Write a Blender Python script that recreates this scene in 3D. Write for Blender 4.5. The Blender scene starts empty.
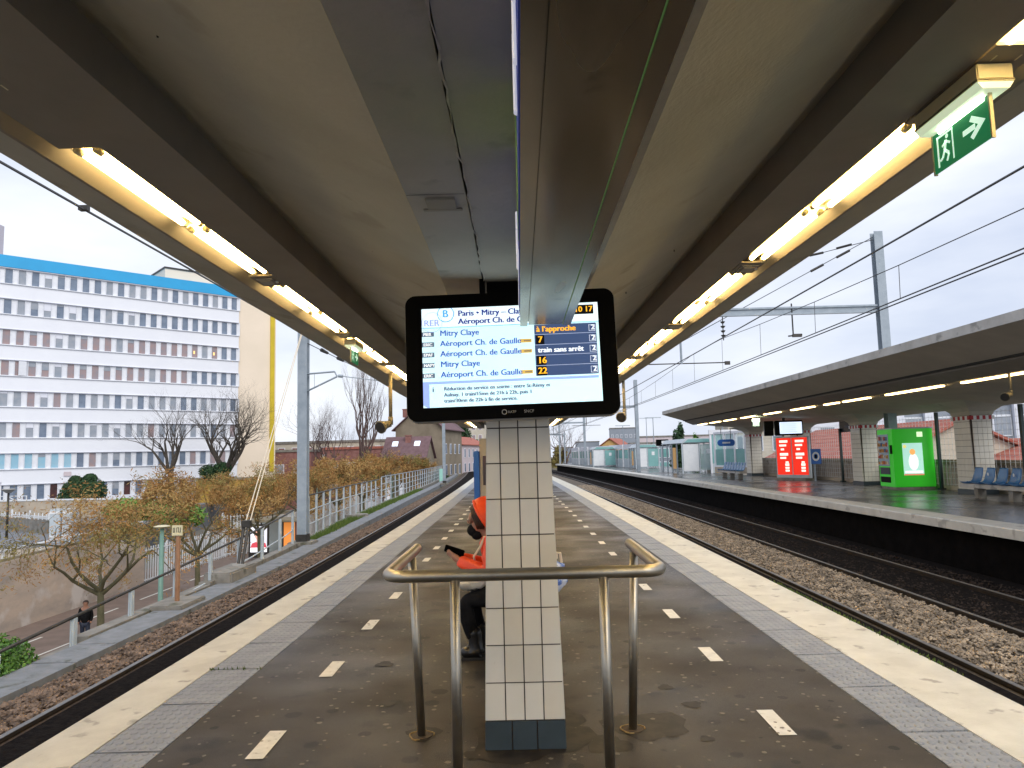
import bpy, bmesh, math, random
import numpy as np
from math import sin, cos, pi, radians
from mathutils import Matrix, Vector
random.seed(7)
C = bpy.context.scene
COL = C.collection

# ------------------------------------------------------------------ camera
cam_d = bpy.data.cameras.new('camera'); cam = bpy.data.objects.new('camera', cam_d)
COL.objects.link(cam); C.camera = cam
cam_d.sensor_width = 36; cam_d.lens = 720/1024*36; cam_d.clip_start = 0.05; cam_d.clip_end = 5000
_r = Vector((0.99962939, 0.0110568, -0.02487614)); _u = Vector((0.0258423, -0.09812913, 0.9948381)); _f = Vector((-0.00855866, 0.99511227, 0.09837849))
_m = Matrix((_r, _u, -_f)).transposed().to_4x4(); _m.translation = (0, 0, 1.6)
cam.matrix_world = _m

# ------------------------------------------------------------------ world, sun, exposure
C.view_settings.view_transform = 'Standard'; C.view_settings.look = 'None'
C.view_settings.exposure = 0.4; C.view_settings.gamma = 1.0; C.view_settings.use_curve_mapping = False
SUN_EL, SUN_AZ = radians(40), radians(152)
w = bpy.data.worlds.new('World'); C.world = w; w.use_nodes = True
nt = w.node_tree; nt.nodes.clear()
out = nt.nodes.new('ShaderNodeOutputWorld'); bg = nt.nodes.new('ShaderNodeBackground')
sky = nt.nodes.new('ShaderNodeTexSky'); sky.sky_type = 'NISHITA'; sky.sun_disc = False
sky.sun_elevation = SUN_EL; sky.sun_rotation = SUN_AZ; sky.dust_density = 3.0; sky.air_density = 1.0
tc = nt.nodes.new('ShaderNodeTexCoord'); mp = nt.nodes.new('ShaderNodeMapping'); mp.inputs['Scale'].default_value = (1.0, 1.0, 3.2)
nz = nt.nodes.new('ShaderNodeTexNoise'); nz.inputs['Scale'].default_value = 2.6; nz.inputs['Detail'].default_value = 6; nz.inputs['Roughness'].default_value = .5
cr = nt.nodes.new('ShaderNodeValToRGB')
cr.color_ramp.elements[0].position = .32; cr.color_ramp.elements[0].color = (.55, .61, .75, 1)
cr.color_ramp.elements[1].position = .68; cr.color_ramp.elements[1].color = (.86, .89, .95, 1)
sc = nt.nodes.new('ShaderNodeVectorMath'); sc.operation = 'SCALE'; sc.inputs['Scale'].default_value = 9.8
mx = nt.nodes.new('ShaderNodeMix'); mx.data_type = 'RGBA'; mx.inputs['Factor'].default_value = .9
L = nt.links.new
L(tc.outputs['Generated'], mp.inputs['Vector']); L(mp.outputs[0], nz.inputs['Vector']); L(nz.outputs['Fac'], cr.inputs['Fac'])
L(cr.outputs['Color'], sc.inputs[0]); L(sky.outputs[0], mx.inputs['A']); L(sc.outputs[0], mx.inputs['B'])
L(mx.outputs['Result'], bg.inputs['Color']); bg.inputs['Strength'].default_value = .1; L(bg.outputs[0], out.inputs[0])
sd = bpy.data.lights.new('sun', 'SUN'); so = bpy.data.objects.new('sun', sd); COL.objects.link(so)
sd.energy = 1.5; sd.angle = radians(40); sd.color = (1, .96, .9)
_sd = Vector((sin(SUN_AZ)*cos(SUN_EL), cos(SUN_AZ)*cos(SUN_EL), sin(SUN_EL)))
so.rotation_euler = _sd.to_track_quat('Z', 'Y').to_euler()

def cx(y):                      # the line bends gently to the left
    return -0.00025*y*y if y > 0 else 0.0

# ------------------------------------------------------------------ materials
MATS = {}
def pm(name, c1, c2=None, scale=4, rough=.6, metal=0, bump=0, bscale=40, emis=None, es=0, stretch=(1, 1, 1), spec=.5, alpha=1, trans=0, c3=None, s3=1.0, t3=.62, rvar=0, lo=.35, hi=.65):
    if name in MATS: return MATS[name]
    m = bpy.data.materials.new(name); m.use_nodes = True; n = m.node_tree; N = n.nodes; p = N['Principled BSDF']
    c2 = c2 or tuple(x*.8 for x in c1)
    t = N.new('ShaderNodeTexCoord'); mp = N.new('ShaderNodeMapping'); mp.inputs['Scale'].default_value = stretch
    n.links.new(t.outputs['Object'], mp.inputs['Vector'])
    nz = N.new('ShaderNodeTexNoise'); nz.inputs['Scale'].default_value = scale; nz.inputs['Detail'].default_value = 8; nz.inputs['Roughness'].default_value = .62
    n.links.new(mp.outputs[0], nz.inputs['Vector'])
    r = N.new('ShaderNodeValToRGB'); r.color_ramp.elements[0].position = lo; r.color_ramp.elements[1].position = hi
    r.color_ramp.elements[0].color = (*c1, 1); r.color_ramp.elements[1].color = (*c2, 1)
    n.links.new(nz.outputs['Fac'], r.inputs['Fac']); last = r.outputs['Color']
    if c3:
        n3 = N.new('ShaderNodeTexNoise'); n3.inputs['Scale'].default_value = s3; n3.inputs['Detail'].default_value = 5
        n.links.new(t.outputs['Object'], n3.inputs['Vector'])
        r3 = N.new('ShaderNodeValToRGB'); r3.color_ramp.elements[0].position = t3; r3.color_ramp.elements[1].position = t3+.06
        r3.color_ramp.elements[0].color = (0, 0, 0, 1); r3.color_ramp.elements[1].color = (1, 1, 1, 1)
        n.links.new(n3.outputs['Fac'], r3.inputs['Fac'])
        mm = N.new('ShaderNodeMix'); mm.data_type = 'RGBA'; n.links.new(r3.outputs['Color'], mm.inputs['Factor'])
        n.links.new(last, mm.inputs['A']); mm.inputs['B'].default_value = (*c3, 1); last = mm.outputs['Result']
    n.links.new(last, p.inputs['Base Color'])
    p.inputs['Roughness'].default_value = rough; p.inputs['Metallic'].default_value = metal; p.inputs['Specular IOR Level'].default_value = spec
    if rvar:
        mr = N.new('ShaderNodeMapRange'); mr.inputs['To Min'].default_value = max(0, rough-rvar); mr.inputs['To Max'].default_value = rough+rvar
        mr.inputs['From Min'].default_value = .35; mr.inputs['From Max'].default_value = .65
        n4 = N.new('ShaderNodeTexNoise'); n4.inputs['Scale'].default_value = scale*.6; n.links.new(mp.outputs[0], n4.inputs['Vector'])
        n.links.new(n4.outputs['Fac'], mr.inputs['Value']); n.links.new(mr.outputs[0], p.inputs['Roughness'])
    if bump:
        b = N.new('ShaderNodeBump'); b.inputs['Strength'].default_value = bump; b.inputs['Distance'].default_value = .02
        nb = N.new('ShaderNodeTexNoise'); nb.inputs['Scale'].default_value = bscale; nb.inputs['Detail'].default_value = 6
        n.links.new(mp.outputs[0], nb.inputs['Vector']); n.links.new(nb.outputs['Fac'], b.inputs['Height']); n.links.new(b.outputs[0], p.inputs['Normal'])
    if emis:
        p.inputs['Emission Color'].default_value = (*emis, 1); p.inputs['Emission Strength'].default_value = es
    if trans: p.inputs['Transmission Weight'].default_value = trans
    if alpha < 1: p.inputs['Alpha'].default_value = alpha
    MATS[name] = m; return m

def glow(name, c, s):
    return pm(name, c, c, emis=c, es=s, rough=.4, spec=.1)

M = dict(
 asphalt=pm('platform_asphalt', (.030, .024, .018), (.066, .054, .040), scale=1.3, rough=.5, bump=.35, bscale=170, rvar=.16, c3=(.022, .018, .014), s3=1.7, t3=.58, spec=.3),
 asphalt_far=pm('far_platform_asphalt', (.05, .048, .047), (.10, .095, .09), scale=.7, rough=.25, bump=.12, bscale=80, rvar=.14, spec=.6),
 edge=pm('cream_edge_paint', (.52, .49, .41), (.64, .61, .52), scale=3, rough=.6, bump=.25, bscale=60, c3=(.34, .31, .26), s3=5, t3=.61),
 edge_far=pm('pale_edge_concrete', (.50, .48, .44), (.62, .6, .55), scale=2, rough=.5, c3=(.38, .36, .33), s3=3, t3=.6),
 slab=pm('grey_paving_slab', (.21, .22, .24), (.28, .29, .305), scale=5, rough=.5, bump=.25, bscale=90),
 joint=pm('dark_joint', (.03, .028, .025), (.05, .05, .04), scale=9, rough=.9),
 white_paint=pm('white_line_paint', (.72, .70, .64), (.60, .58, .52), scale=14, rough=.55, c3=(.3, .27, .22), s3=28, t3=.66),
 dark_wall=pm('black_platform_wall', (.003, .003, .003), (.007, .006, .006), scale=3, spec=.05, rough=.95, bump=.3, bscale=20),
 ballast=pm('brown_ballast_bed', (.045, .03, .022), (.09, .06, .045), scale=18, rough=.95, bump=1, bscale=26),
 ballast_t=pm('tan_ballast_bed', (.07, .058, .045), (.15, .12, .09), scale=18, rough=.95, bump=1, bscale=26),
 stone_k=pm('dark_brown_stone', (.012, .010, .009), (.06, .045, .038), scale=5, rough=.95, spec=.1),  # dark brown tone for stones under and beyond the far track
 stone_a=pm('rust_brown_stone', (.045, .03, .022), (.27, .19, .14), scale=5, rough=.9),
 stone_b=pm('tan_stone', (.08, .065, .05), (.44, .35, .255), scale=4, rough=.9),
 rail_side=pm('rusty_rail_side', (.014, .010, .008), (.035, .022, .016), scale=9, rough=.8),
 rail_head=pm('worn_rail_head', (.17, .16, .155), (.24, .23, .22), scale=14, rough=.5, metal=.6),
 sleeper=pm('stained_sleeper', (.018, .015, .012), (.04, .032, .026), scale=5, rough=.95, spec=.1),
 ceil=pm('grey_beige_ceiling_paint', (.32, .30, .235), (.38, .355, .285), scale=1.6, rough=.8, bump=.12, bscale=45, c3=(.29, .27, .205), s3=2.6, t3=.63),
 ceil2=pm('grey_spine_paint', (.40, .39, .33), (.50, .475, .41), scale=1.4, rough=.7, bump=.2, bscale=18, c3=(.36, .34, .29), s3=3.1, t3=.62),
 band=pm('brown_grey_beam_paint', (.20, .175, .145), (.24, .21, .175), scale=2, rough=.6),
 crack=pm('flaking_pale_edge', (.62, .58, .5), (.4, .36, .3), scale=20, rough=.8),
 fascia=pm('pale_concrete_fascia', (.42, .40, .37), (.55, .53, .5), scale=2, rough=.8, c3=(.3, .29, .27), s3=2.5, t3=.6),
 canopy_under=pm('far_canopy_soffit', (.42, .375, .31), (.5, .45, .37), scale=1, rough=.8),
 tray=pm('cream_light_tray', (.82, .74, .5), (.78, .7, .45), scale=5, rough=.4),
 dk_metal=pm('dark_metal', (.035, .033, .03), (.06, .055, .05), scale=6, rough=.5, metal=.4),
 steel=pm('brushed_stainless', (.17, .145, .115), (.23, .20, .16), scale=2.2, rough=.22, metal=1, stretch=(3, .8, 1), rvar=.07, c3=(.13, .11, .09), s3=5, t3=.62),
 steel2=pm('handrail_steel', (.32, .295, .25), (.44, .41, .35), scale=5, rough=.38, metal=1, bump=.03, bscale=60),
 tile=pm('cream_tile', (.68, .66, .59), (.74, .72, .66), scale=1.5, rough=.22, spec=.5),
 tile_dk=pm('slate_blue_tile', (.035, .05, .06), (.05, .07, .085), scale=3, rough=.35),
 grout=pm('brown_grout', (.035, .025, .02), (.06, .045, .035), scale=20, rough=.9),
 black=pm('satin_black_plastic', (.003, .003, .003), (.004, .004, .004), scale=5, rough=.3, spec=.04),
 grey_edge=pm('grey_plastic_edge', (.25, .24, .22), (.3, .29, .27), scale=5, rough=.4),
 gal=pm('galvanised_grey', (.26, .31, .36), (.34, .39, .44), scale=3, rough=.55, metal=.2),
 gal_l=pm('pale_blue_grey_paint', (.42, .48, .53), (.5, .56, .6), scale=3, rough=.5),
 wire=pm('overhead_wire', (.05, .05, .055), (.08, .08, .085), scale=3, rough=.6),
 concrete=pm('weathered_concrete', (.17, .16, .14), (.27, .255, .23), scale=3, rough=.9, bump=.3, bscale=25, c3=(.1, .1, .07), s3=1.6, t3=.6),
 path=pm('grey_cable_trough', (.16, .17, .18), (.23, .24, .26), scale=4, rough=.85, bump=.25, bscale=40, c3=(.10, .11, .10), s3=3, t3=.62),
 grass=pm('grass_green', (.05, .10, .015), (.12, .17, .03), scale=9, rough=.9),
 earth=pm('earth_bank', (.07, .06, .035), (.12, .1, .06), scale=2, rough=.95),
 road=pm('reddish_road', (.16, .115, .09), (.21, .15, .12), scale=1.5, rough=.85),
 pave=pm('tan_pavement', (.33, .27, .2), (.4, .33, .25), scale=2, rough=.85),
 tarmac=pm('grey_tarmac', (.16, .17, .19), (.22, .23, .25), scale=1, rough=.8),
 ground=pm('city_ground', (.10, .10, .08), (.17, .16, .14), scale=.05, rough=.95),
 retwall=pm('stained_retaining_wall', (.54, .43, .34), (.36, .31, .27), scale=.5, rough=.9, bump=.3, bscale=6, c3=(.6, .54, .49), s3=.45, t3=.55, stretch=(1, 1, 2.4)),
 cream_wall=pm('cream_stone_wall', (.5, .42, .32), (.36, .31, .25), scale=.8, rough=.9),
 peel=pm('peeling_white_wall', (.62, .6, .56), (.42, .4, .36), scale=1.6, rough=.9, c3=(.7, .69, .67), s3=.8, t3=.5),
 white_p=pm('white_painted_metal', (.66, .69, .72), (.74, .76, .78), scale=3, rough=.5),
 wall_w=pm('white_facade', (.68, .70, .78), (.73, .75, .82), scale=.3, rough=.7),
 wall_band=pm('white_facade_band', (.76, .78, .84), (.80, .82, .87), scale=.4, rough=.7),
 wall_beige=pm('beige_side_wall', (.84, .72, .58), (.78, .67, .53), scale=.2, rough=.8),
 wall_pink=pm('pinkish_tower_wall', (.6, .52, .55), (.55, .48, .5), scale=.3, rough=.8),
 yellow=pm('yellow_strip', (.62, .47, .02), (.55, .41, .02), scale=1, rough=.6),
 cyan=pm('cyan_parapet', (.02, .36, .70), (.02, .33, .64), scale=.5, rough=.5),
 frame_w=pm('white_window_frame', (.7, .72, .78), (.76, .78, .82), scale=3, rough=.5),
 g_blue=pm('slate_window_glass', (.13, .17, .24), (.2, .25, .33), scale=1.2, rough=.15, spec=.6),
 g_pink=pm('pink_curtain_glass', (.36, .25, .24), (.27, .25, .28), scale=1.6, rough=.2, spec=.5),
 g_cyan=pm('light_blue_glass', (.25, .48, .62), (.33, .5, .6), scale=1.2, rough=.15, spec=.6),
 g_grey=pm('grey_blind_glass', (.26, .3, .36), (.34, .36, .4), scale=1.6, rough=.2, spec=.5),
 g_dark=pm('dark_window_glass', (.05, .035, .035), (.12, .05, .05), scale=1.2, rough=.2),
 g_green=pm('green_tinted_glass', (.16, .36, .35), (.24, .46, .46), scale=.8, rough=.12, spec=.6),
 lit=glow('lit_room_glass', (1, .55, .2), .9),
 roof_mauve=pm('mauve_tile_roof', (.13, .075, .085), (.18, .11, .12), scale=2, rough=.85, bump=.3, bscale=12),
 roof_red=pm('red_tile_roof', (.30, .075, .05), (.42, .13, .09), scale=2, rough=.8, bump=.3, bscale=12),
 roof_grey=pm('grey_tile_roof', (.16, .13, .13), (.22, .18, .17), scale=2, rough=.8, bump=.3, bscale=12),
 render_br=pm('brown_render', (.2, .165, .12), (.28, .235, .175), scale=.5, rough=.95),
 render_cr=pm('cream_render', (.5, .45, .36), (.58, .53, .44), scale=.6, rough=.9),
 render_or=pm('orange_render', (.62, .38, .14), (.7, .46, .2), scale=.5, rough=.9),
 brick=pm('red_brick_wall', (.22, .09, .08), (.30, .15, .13), scale=2, rough=.9),
 grey_b=pm('grey_office_block', (.24, .27, .32), (.3, .33, .38), scale=.1, rough=.8),
 bark=pm('grey_bark', (.05, .042, .035), (.09, .075, .06), scale=6, rough=.95),
 bark_g=pm('greenish_bark', (.07, .068, .035), (.12, .105, .06), scale=5, rough=.95),
 bark_r=pm('reddish_twigs', (.09, .055, .05), (.13, .085, .075), scale=6, rough=.95),
 leaf_o=pm('orange_brown_leaf', (.40, .20, .055), (.26, .135, .04), scale=2, rough=.8),
 leaf_y=pm('ochre_leaf', (.44, .29, .10), (.34, .215, .075), scale=2, rough=.8),
 leaf_ol=pm('olive_leaf', (.20, .17, .045), (.26, .20, .06), scale=2, rough=.8),
 leaf_g=pm('dark_green_leaf', (.012, .045, .015), (.03, .075, .02), scale=3, rough=.8),
 leaf_l=pm('bright_green_leaf', (.10, .22, .03), (.17, .30, .05), scale=3, rough=.7),
 leaf_h=pm('hedge_leaf', (.045, .13, .015), (.11, .24, .03), scale=8, rough=.6),
 seat_blue=pm('blue_plastic_seat', (.03, .14, .36), (.05, .19, .44), scale=3, rough=.3, spec=.6),
 vgreen=pm('bright_green_panel', (.04, .55, .03), (.05, .6, .035), scale=1, rough=.3, emis=(.03, .5, .02), es=.22),  # slight emission added to brighten the casing, no lamp inside it
 red=glow('backlit_red_poster', (.75, .03, .015), .75),
 pale_pr=glow('poster_lettering', (.95, .8, .7), .9),
 blue=pm('sign_blue', (.02, .12, .45), (.03, .15, .5), scale=2, rough=.4),
 navy=pm('navy_board', (.012, .018, .04), (.02, .03, .06), scale=2, rough=.35),
 orange=pm('orange_quilted_jacket', (.85, .075, .012), (.75, .06, .01), scale=3, rough=.45, bump=.25, bscale=14, stretch=(1, 1, 4)),
 skin=pm('brown_skin', (.34, .17, .11), (.4, .2, .13), scale=8, rough=.5),
 cloth_bk=pm('black_cloth', (.007, .007, .008), (.014, .014, .016), scale=12, spec=.1, rough=.9, bump=.2, bscale=40),
 boot=pm('black_leather', (.012, .011, .011), (.02, .02, .02), scale=9, rough=.3),
 hair=pm('dark_brown_hair', (.03, .014, .008), (.06, .03, .018), scale=30, rough=.6, stretch=(1, 1, .2)),
 tote=pm('cream_cloth', (.62, .54, .42), (.7, .62, .5), scale=6, rough=.85, bump=.3, bscale=20),
 green_post=pm('green_painted_steel', (.12, .24, .2), (.16, .28, .24), scale=3, rough=.6),
 rust_post=pm('rusty_post', (.26, .13, .07), (.34, .19, .11), scale=5, rough=.8),
 cream_plate=pm('cream_plate', (.6, .55, .35), (.66, .6, .4), scale=5, rough=.5),
 dkgreen=pm('dark_green_post', (.01, .03, .03), (.02, .04, .04), scale=3, rough=.5),
 picket=pm('concrete_pickets', (.44, .39, .33), (.3, .26, .22), scale=3, rough=.9, c3=(.2, .15, .12), s3=2, t3=.6),
 brown_rail=pm('mossy_concrete_rail', (.2, .17, .11), (.28, .24, .17), scale=2, rough=.9),
)
glass = bpy.data.materials.new('clear_glass'); glass.use_nodes = True; MATS['clear_glass'] = glass
_n = glass.node_tree; _p = _n.nodes['Principled BSDF']; _p.inputs['Base Color'].default_value = (.62, .8, .8, 1); _p.inputs['Roughness'].default_value = .08
_p.inputs['Alpha'].default_value = .35; M['glass'] = glass

def add_spots(m, scale, thr, col, rnd=.6):
    """chewing-gum marks trodden into the surface: round spots of their own"""
    n = m.node_tree; N = n.nodes; p = N['Principled BSDF']; src = p.inputs['Base Color'].links[0].from_socket
    t = N.new('ShaderNodeTexCoord'); v = N.new('ShaderNodeTexVoronoi'); v.inputs['Scale'].default_value = scale; v.voronoi_dimensions = '2D'
    nz = N.new('ShaderNodeTexNoise'); nz.inputs['Scale'].default_value = scale*2.5
    ad = N.new('ShaderNodeMath'); ad.operation = 'MULTIPLY_ADD'; ad.inputs[1].default_value = .16
    n.links.new(t.outputs['Object'], v.inputs['Vector']); n.links.new(t.outputs['Object'], nz.inputs['Vector'])
    n.links.new(nz.outputs['Fac'], ad.inputs[0]); n.links.new(v.outputs['Distance'], ad.inputs[2])
    sep = N.new('ShaderNodeSeparateColor'); n.links.new(v.outputs['Color'], sep.inputs[0])
    ml = N.new('ShaderNodeMath'); ml.operation = 'MULTIPLY'; n.links.new(sep.outputs[0], ml.inputs[0]); ml.inputs[1].default_value = thr
    lt = N.new('ShaderNodeMath'); lt.operation = 'LESS_THAN'; n.links.new(ad.outputs[0], lt.inputs[0])
    n.links.new(ml.outputs[0], lt.inputs[1])
    fac = N.new('ShaderNodeMath'); fac.operation = 'MULTIPLY'; fac.inputs[1].default_value = rnd; n.links.new(lt.outputs[0], fac.inputs[0])
    mm = N.new('ShaderNodeMix'); mm.data_type = 'RGBA'; n.links.new(fac.outputs[0], mm.inputs['Factor'])
    n.links.new(src, mm.inputs['A']); mm.inputs['B'].default_value = (*col, 1); n.links.new(mm.outputs['Result'], p.inputs['Base Color'])
add_spots(M['asphalt'], 3.4, .27, (.012, .010, .008), .8)
add_spots(M['asphalt'], 7.1, .20, (.26, .22, .17), .6)

# raised studs on the paving slabs
_n = M['slab'].node_tree; _N = _n.nodes; _p = _N['Principled BSDF']; _b = _p.inputs['Normal'].links[0].from_node
_t = _N.new('ShaderNodeTexCoord'); _v = _N.new('ShaderNodeTexVoronoi'); _v.inputs['Scale'].default_value = 17; _v.inputs['Randomness'].default_value = .0
_mp = _N.new('ShaderNodeMapping'); _mp.inputs['Scale'].default_value = (1, .75, 0)
_mr = _N.new('ShaderNodeMapRange'); _mr.inputs['From Min'].default_value = .2; _mr.inputs['From Max'].default_value = .34; _mr.inputs['To Min'].default_value = 1; _mr.inputs['To Max'].default_value = 0
_b2 = _N.new('ShaderNodeBump'); _b2.inputs['Strength'].default_value = .8; _b2.inputs['Distance'].default_value = .012
_n.links.new(_t.outputs['Object'], _mp.inputs[0]); _n.links.new(_mp.outputs[0], _v.inputs['Vector']); _n.links.new(_v.outputs['Distance'], _mr.inputs['Value'])
_n.links.new(_mr.outputs[0], _b2.inputs['Height']); _n.links.new(_b.outputs[0], _b2.inputs['Normal']); _n.links.new(_b2.outputs[0], _p.inputs['Normal'])

def add_courses(m, scale, axis, dark, amt=.6):
    """tile courses / joints as a wave along one object axis"""
    n = m.node_tree; N = n.nodes; p = N['Principled BSDF']; src = p.inputs['Base Color'].links[0].from_socket
    t = N.new('ShaderNodeTexCoord'); wv = N.new('ShaderNodeTexWave'); wv.bands_direction = axis; wv.inputs['Scale'].default_value = scale; wv.inputs['Distortion'].default_value = .6
    wv.inputs['Detail Scale'].default_value = 3
    n.links.new(t.outputs['Object'], wv.inputs['Vector'])
    r = N.new('ShaderNodeValToRGB'); r.color_ramp.elements[0].position = .12; r.color_ramp.elements[1].position = .4
    r.color_ramp.elements[0].color = (amt, amt, amt, 1); r.color_ramp.elements[1].color = (0, 0, 0, 1)
    n.links.new(wv.outputs['Fac'], r.inputs['Fac'])
    mm = N.new('ShaderNodeMix'); mm.data_type = 'RGBA'; n.links.new(r.outputs['Color'], mm.inputs['Factor'])
    n.links.new(src, mm.inputs['A']); mm.inputs['B'].default_value = (*dark, 1); n.links.new(mm.outputs['Result'], p.inputs['Base Color'])
add_courses(M['roof_red'], 1.3, 'Z', (.42, .19, .14), .6)
add_courses(M['roof_grey'], 1.3, 'Z', (.07, .06, .06), .6)

# ------------------------------------------------------------------ mesh helper
class MB:
    def __init__(s): s.v = []; s.f = []; s.m = []; s.cur = 0
    def mi(s, i): s.cur = i; return s
    def add(s, vs, fs):
        b = len(s.v); s.v += [tuple(x) for x in vs]; s.f += [tuple(b+i for i in f) for f in fs]; s.m += [s.cur]*len(fs); return s
    def box(s, x0, x1, y0, y1, z0, z1):
        return s.add([(x0, y0, z0), (x1, y0, z0), (x1, y1, z0), (x0, y1, z0), (x0, y0, z1), (x1, y0, z1), (x1, y1, z1), (x0, y1, z1)],
                     [(0, 3, 2, 1), (4, 5, 6, 7), (0, 1, 5, 4), (1, 2, 6, 5), (2, 3, 7, 6), (3, 0, 4, 7)])
    def cbox(s, c, d, rz=0, rx=0, ry=0):
        R = Matrix.Rotation(rz, 3, 'Z') @ Matrix.Rotation(ry, 3, 'Y') @ Matrix.Rotation(rx, 3, 'X'); h = Vector(d)/2; c = Vector(c)
        vs = [c+R @ Vector((sx*h.x, sy*h.y, sz*h.z)) for sx, sy, sz in [(-1, -1, -1), (1, -1, -1), (1, 1, -1), (-1, 1, -1), (-1, -1, 1), (1, -1, 1), (1, 1, 1), (-1, 1, 1)]]
        return s.add(vs, [(0, 3, 2, 1), (4, 5, 6, 7), (0, 1, 5, 4), (1, 2, 6, 5), (2, 3, 7, 6), (3, 0, 4, 7)])
    def quad(s, *p): return s.add(p, [tuple(range(len(p)))])
    def tube(s, p0, p1, r0, r1=None, n=10, cap=True):
        r1 = r0 if r1 is None else r1; p0 = Vector(p0); p1 = Vector(p1); d = (p1-p0)
        if d.length < 1e-6: return s
        d.normalize(); a = d.orthogonal().normalized(); b = d.cross(a)
        vs = []
        for p, r in ((p0, r0), (p1, r1)):
            vs += [p+(a*cos(2*pi*i/n)+b*sin(2*pi*i/n))*r for i in range(n)]
        fs = [(i, (i+1) % n, n+(i+1) % n, n+i) for i in range(n)]
        if cap: fs += [tuple(range(n-1, -1, -1)), tuple(range(n, 2*n))]
        return s.add(vs, fs)
    def path(s, pts, r, n=10, cap=True):
        pts = [Vector(p) for p in pts]; rs = r if isinstance(r, (list, tuple)) else [r]*len(pts)
        t0 = (pts[1]-pts[0]).normalized(); a = t0.orthogonal().normalized(); vs = []
        for i, p in enumerate(pts):
            t = (pts[min(i+1, len(pts)-1)]-pts[max(i-1, 0)]).normalized()
            a = (a-t*a.dot(t)).normalized(); b = t.cross(a)
            vs += [p+(a*cos(2*pi*k/n)+b*sin(2*pi*k/n))*rs[i] for k in range(n)]
        fs = []
        for i in range(len(pts)-1):
            fs += [(i*n+k, i*n+(k+1) % n, (i+1)*n+(k+1) % n, (i+1)*n+k) for k in range(n)]
        if cap: fs += [tuple(range(n-1, -1, -1)), tuple(range((len(pts)-1)*n, len(pts)*n))]
        return s.add(vs, fs)
    def sweep(s, prof, ys, closed=True, cap=True, bend=True):
        n = len(prof); vs = []
        for y in ys: vs += [(x+(cx(y) if bend else 0), y, z) for x, z in prof]
        fs = []; e = n if closed else n-1
        for i in range(len(ys)-1):
            fs += [(i*n+k, i*n+(k+1) % n, (i+1)*n+(k+1) % n, (i+1)*n+k) for k in range(e)]
        if closed and cap: fs += [tuple(range(n-1, -1, -1)), tuple(range((len(ys)-1)*n, len(ys)*n))]
        return s.add(vs, fs)
    def prism(s, poly, axis, a, b):
        """poly 2D extruded along axis 'x','y','z' from a to b"""
        def P(u, v, t): return {'x': (t, u, v), 'y': (u, t, v), 'z': (u, v, t)}[axis]
        n = len(poly); vs = [P(u, v, a) for u, v in poly]+[P(u, v, b) for u, v in poly]
        return s.add(vs, [(i, (i+1) % n, n+(i+1) % n, n+i) for i in range(n)]+[tuple(range(n-1, -1, -1)), tuple(range(n, 2*n))])
    def ball(s, c, r, n=10, m=7, keep=None):
        rx, ry, rz = r if isinstance(r, tuple) else (r, r, r); vs = []; fs = []
        for j in range(m+1):
            th = pi*j/m
            for i in range(n):
                ph = 2*pi*i/n; vs.append((c[0]+rx*sin(th)*cos(ph), c[1]+ry*sin(th)*sin(ph), c[2]+rz*cos(th)))
        for j in range(m):
            for i in range(n):
                f = (j*n+i, (j+1)*n+i, (j+1)*n+(i+1) % n, j*n+(i+1) % n)
                if keep is None or keep(*[sum(vs[q][k] for q in f)/4-c[k] for k in range(3)]): fs.append(f)
        return s.add(vs, fs)
    def text(s, txt, size, mat, bold=0):
        cu = bpy.data.curves.new('t', 'FONT'); cu.body = txt; cu.size = size; cu.offset = bold; cu.resolution_u = 3
        o = bpy.data.objects.new('t', cu); COL.objects.link(o); me = bpy.data.meshes.new_from_object(o)
        s.add([mat @ v.co for v in me.vertices], [tuple(p.vertices) for p in me.polygons])
        bpy.data.objects.remove(o); bpy.data.curves.remove(cu); bpy.data.meshes.remove(me); return s
    def build(s, name, mats, parent=None, smooth=False, bevel=0, world=False):
        me = bpy.data.meshes.new(name); vs = s.v
        if world and parent:
            o = Vector((0, 0, 0)); q = parent
            while q: o += q.location; q = q.parent
            vs = [(x-o.x, y-o.y, z-o.z) for x, y, z in vs]
        me.from_pydata(vs, [], s.f); mats = mats if isinstance(mats, (list, tuple)) else [mats]
        for m in mats: me.materials.append(M[m] if isinstance(m, str) else m)
        me.polygons.foreach_set('material_index', s.m)
        if smooth: me.polygons.foreach_set('use_smooth', [True]*len(s.f))
        me.update()
        if bevel or smooth == 'auto':
            bm = bmesh.new(); bm.from_mesh(me)
            bmesh.ops.remove_doubles(bm, verts=bm.verts, dist=1e-5)
            if bevel: bmesh.ops.bevel(bm, geom=[e for e in bm.edges if len(e.link_faces) == 2 and e.calc_face_angle(0) > .6], offset=bevel, segments=2, affect='EDGES', clamp_overlap=True)
            bm.to_mesh(me); bm.free()
        o = bpy.data.objects.new(name, me); COL.objects.link(o)
        if parent: o.parent = parent
        return o
def tag(o, label, cat, group=None, kind=None):
    if label: o['label'] = label
    if cat: o['category'] = cat
    if group: o['group'] = group
    if kind: o['kind'] = kind
    return o
def thing(name, label, cat, loc=(0, 0, 0), rz=0, group=None):
    o = bpy.data.objects.new(name, None); COL.objects.link(o); o.location = loc; o.rotation_euler = (0, 0, rz); o.empty_display_size = .1
    return tag(o, label, cat, group)
def struct(o): o['kind'] = 'structure'; return o
def kids(o): return [c for c in COL.objects if c.parent == o]
def dup(o, loc, rz=None, label=None, parent=None):
    c = o.copy(); COL.objects.link(c)
    if parent: c.parent = parent
    else:
        c.location = loc
        if rz is not None: c.rotation_euler = (0, 0, rz)
        if label: c['label'] = label
    for k in kids(o): dup(k, None, parent=c)
    return c
def frange(a, b, st):
    r = []; x = a
    while x < b-1e-6: r.append(x); x += st
    return r+[b]

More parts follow.
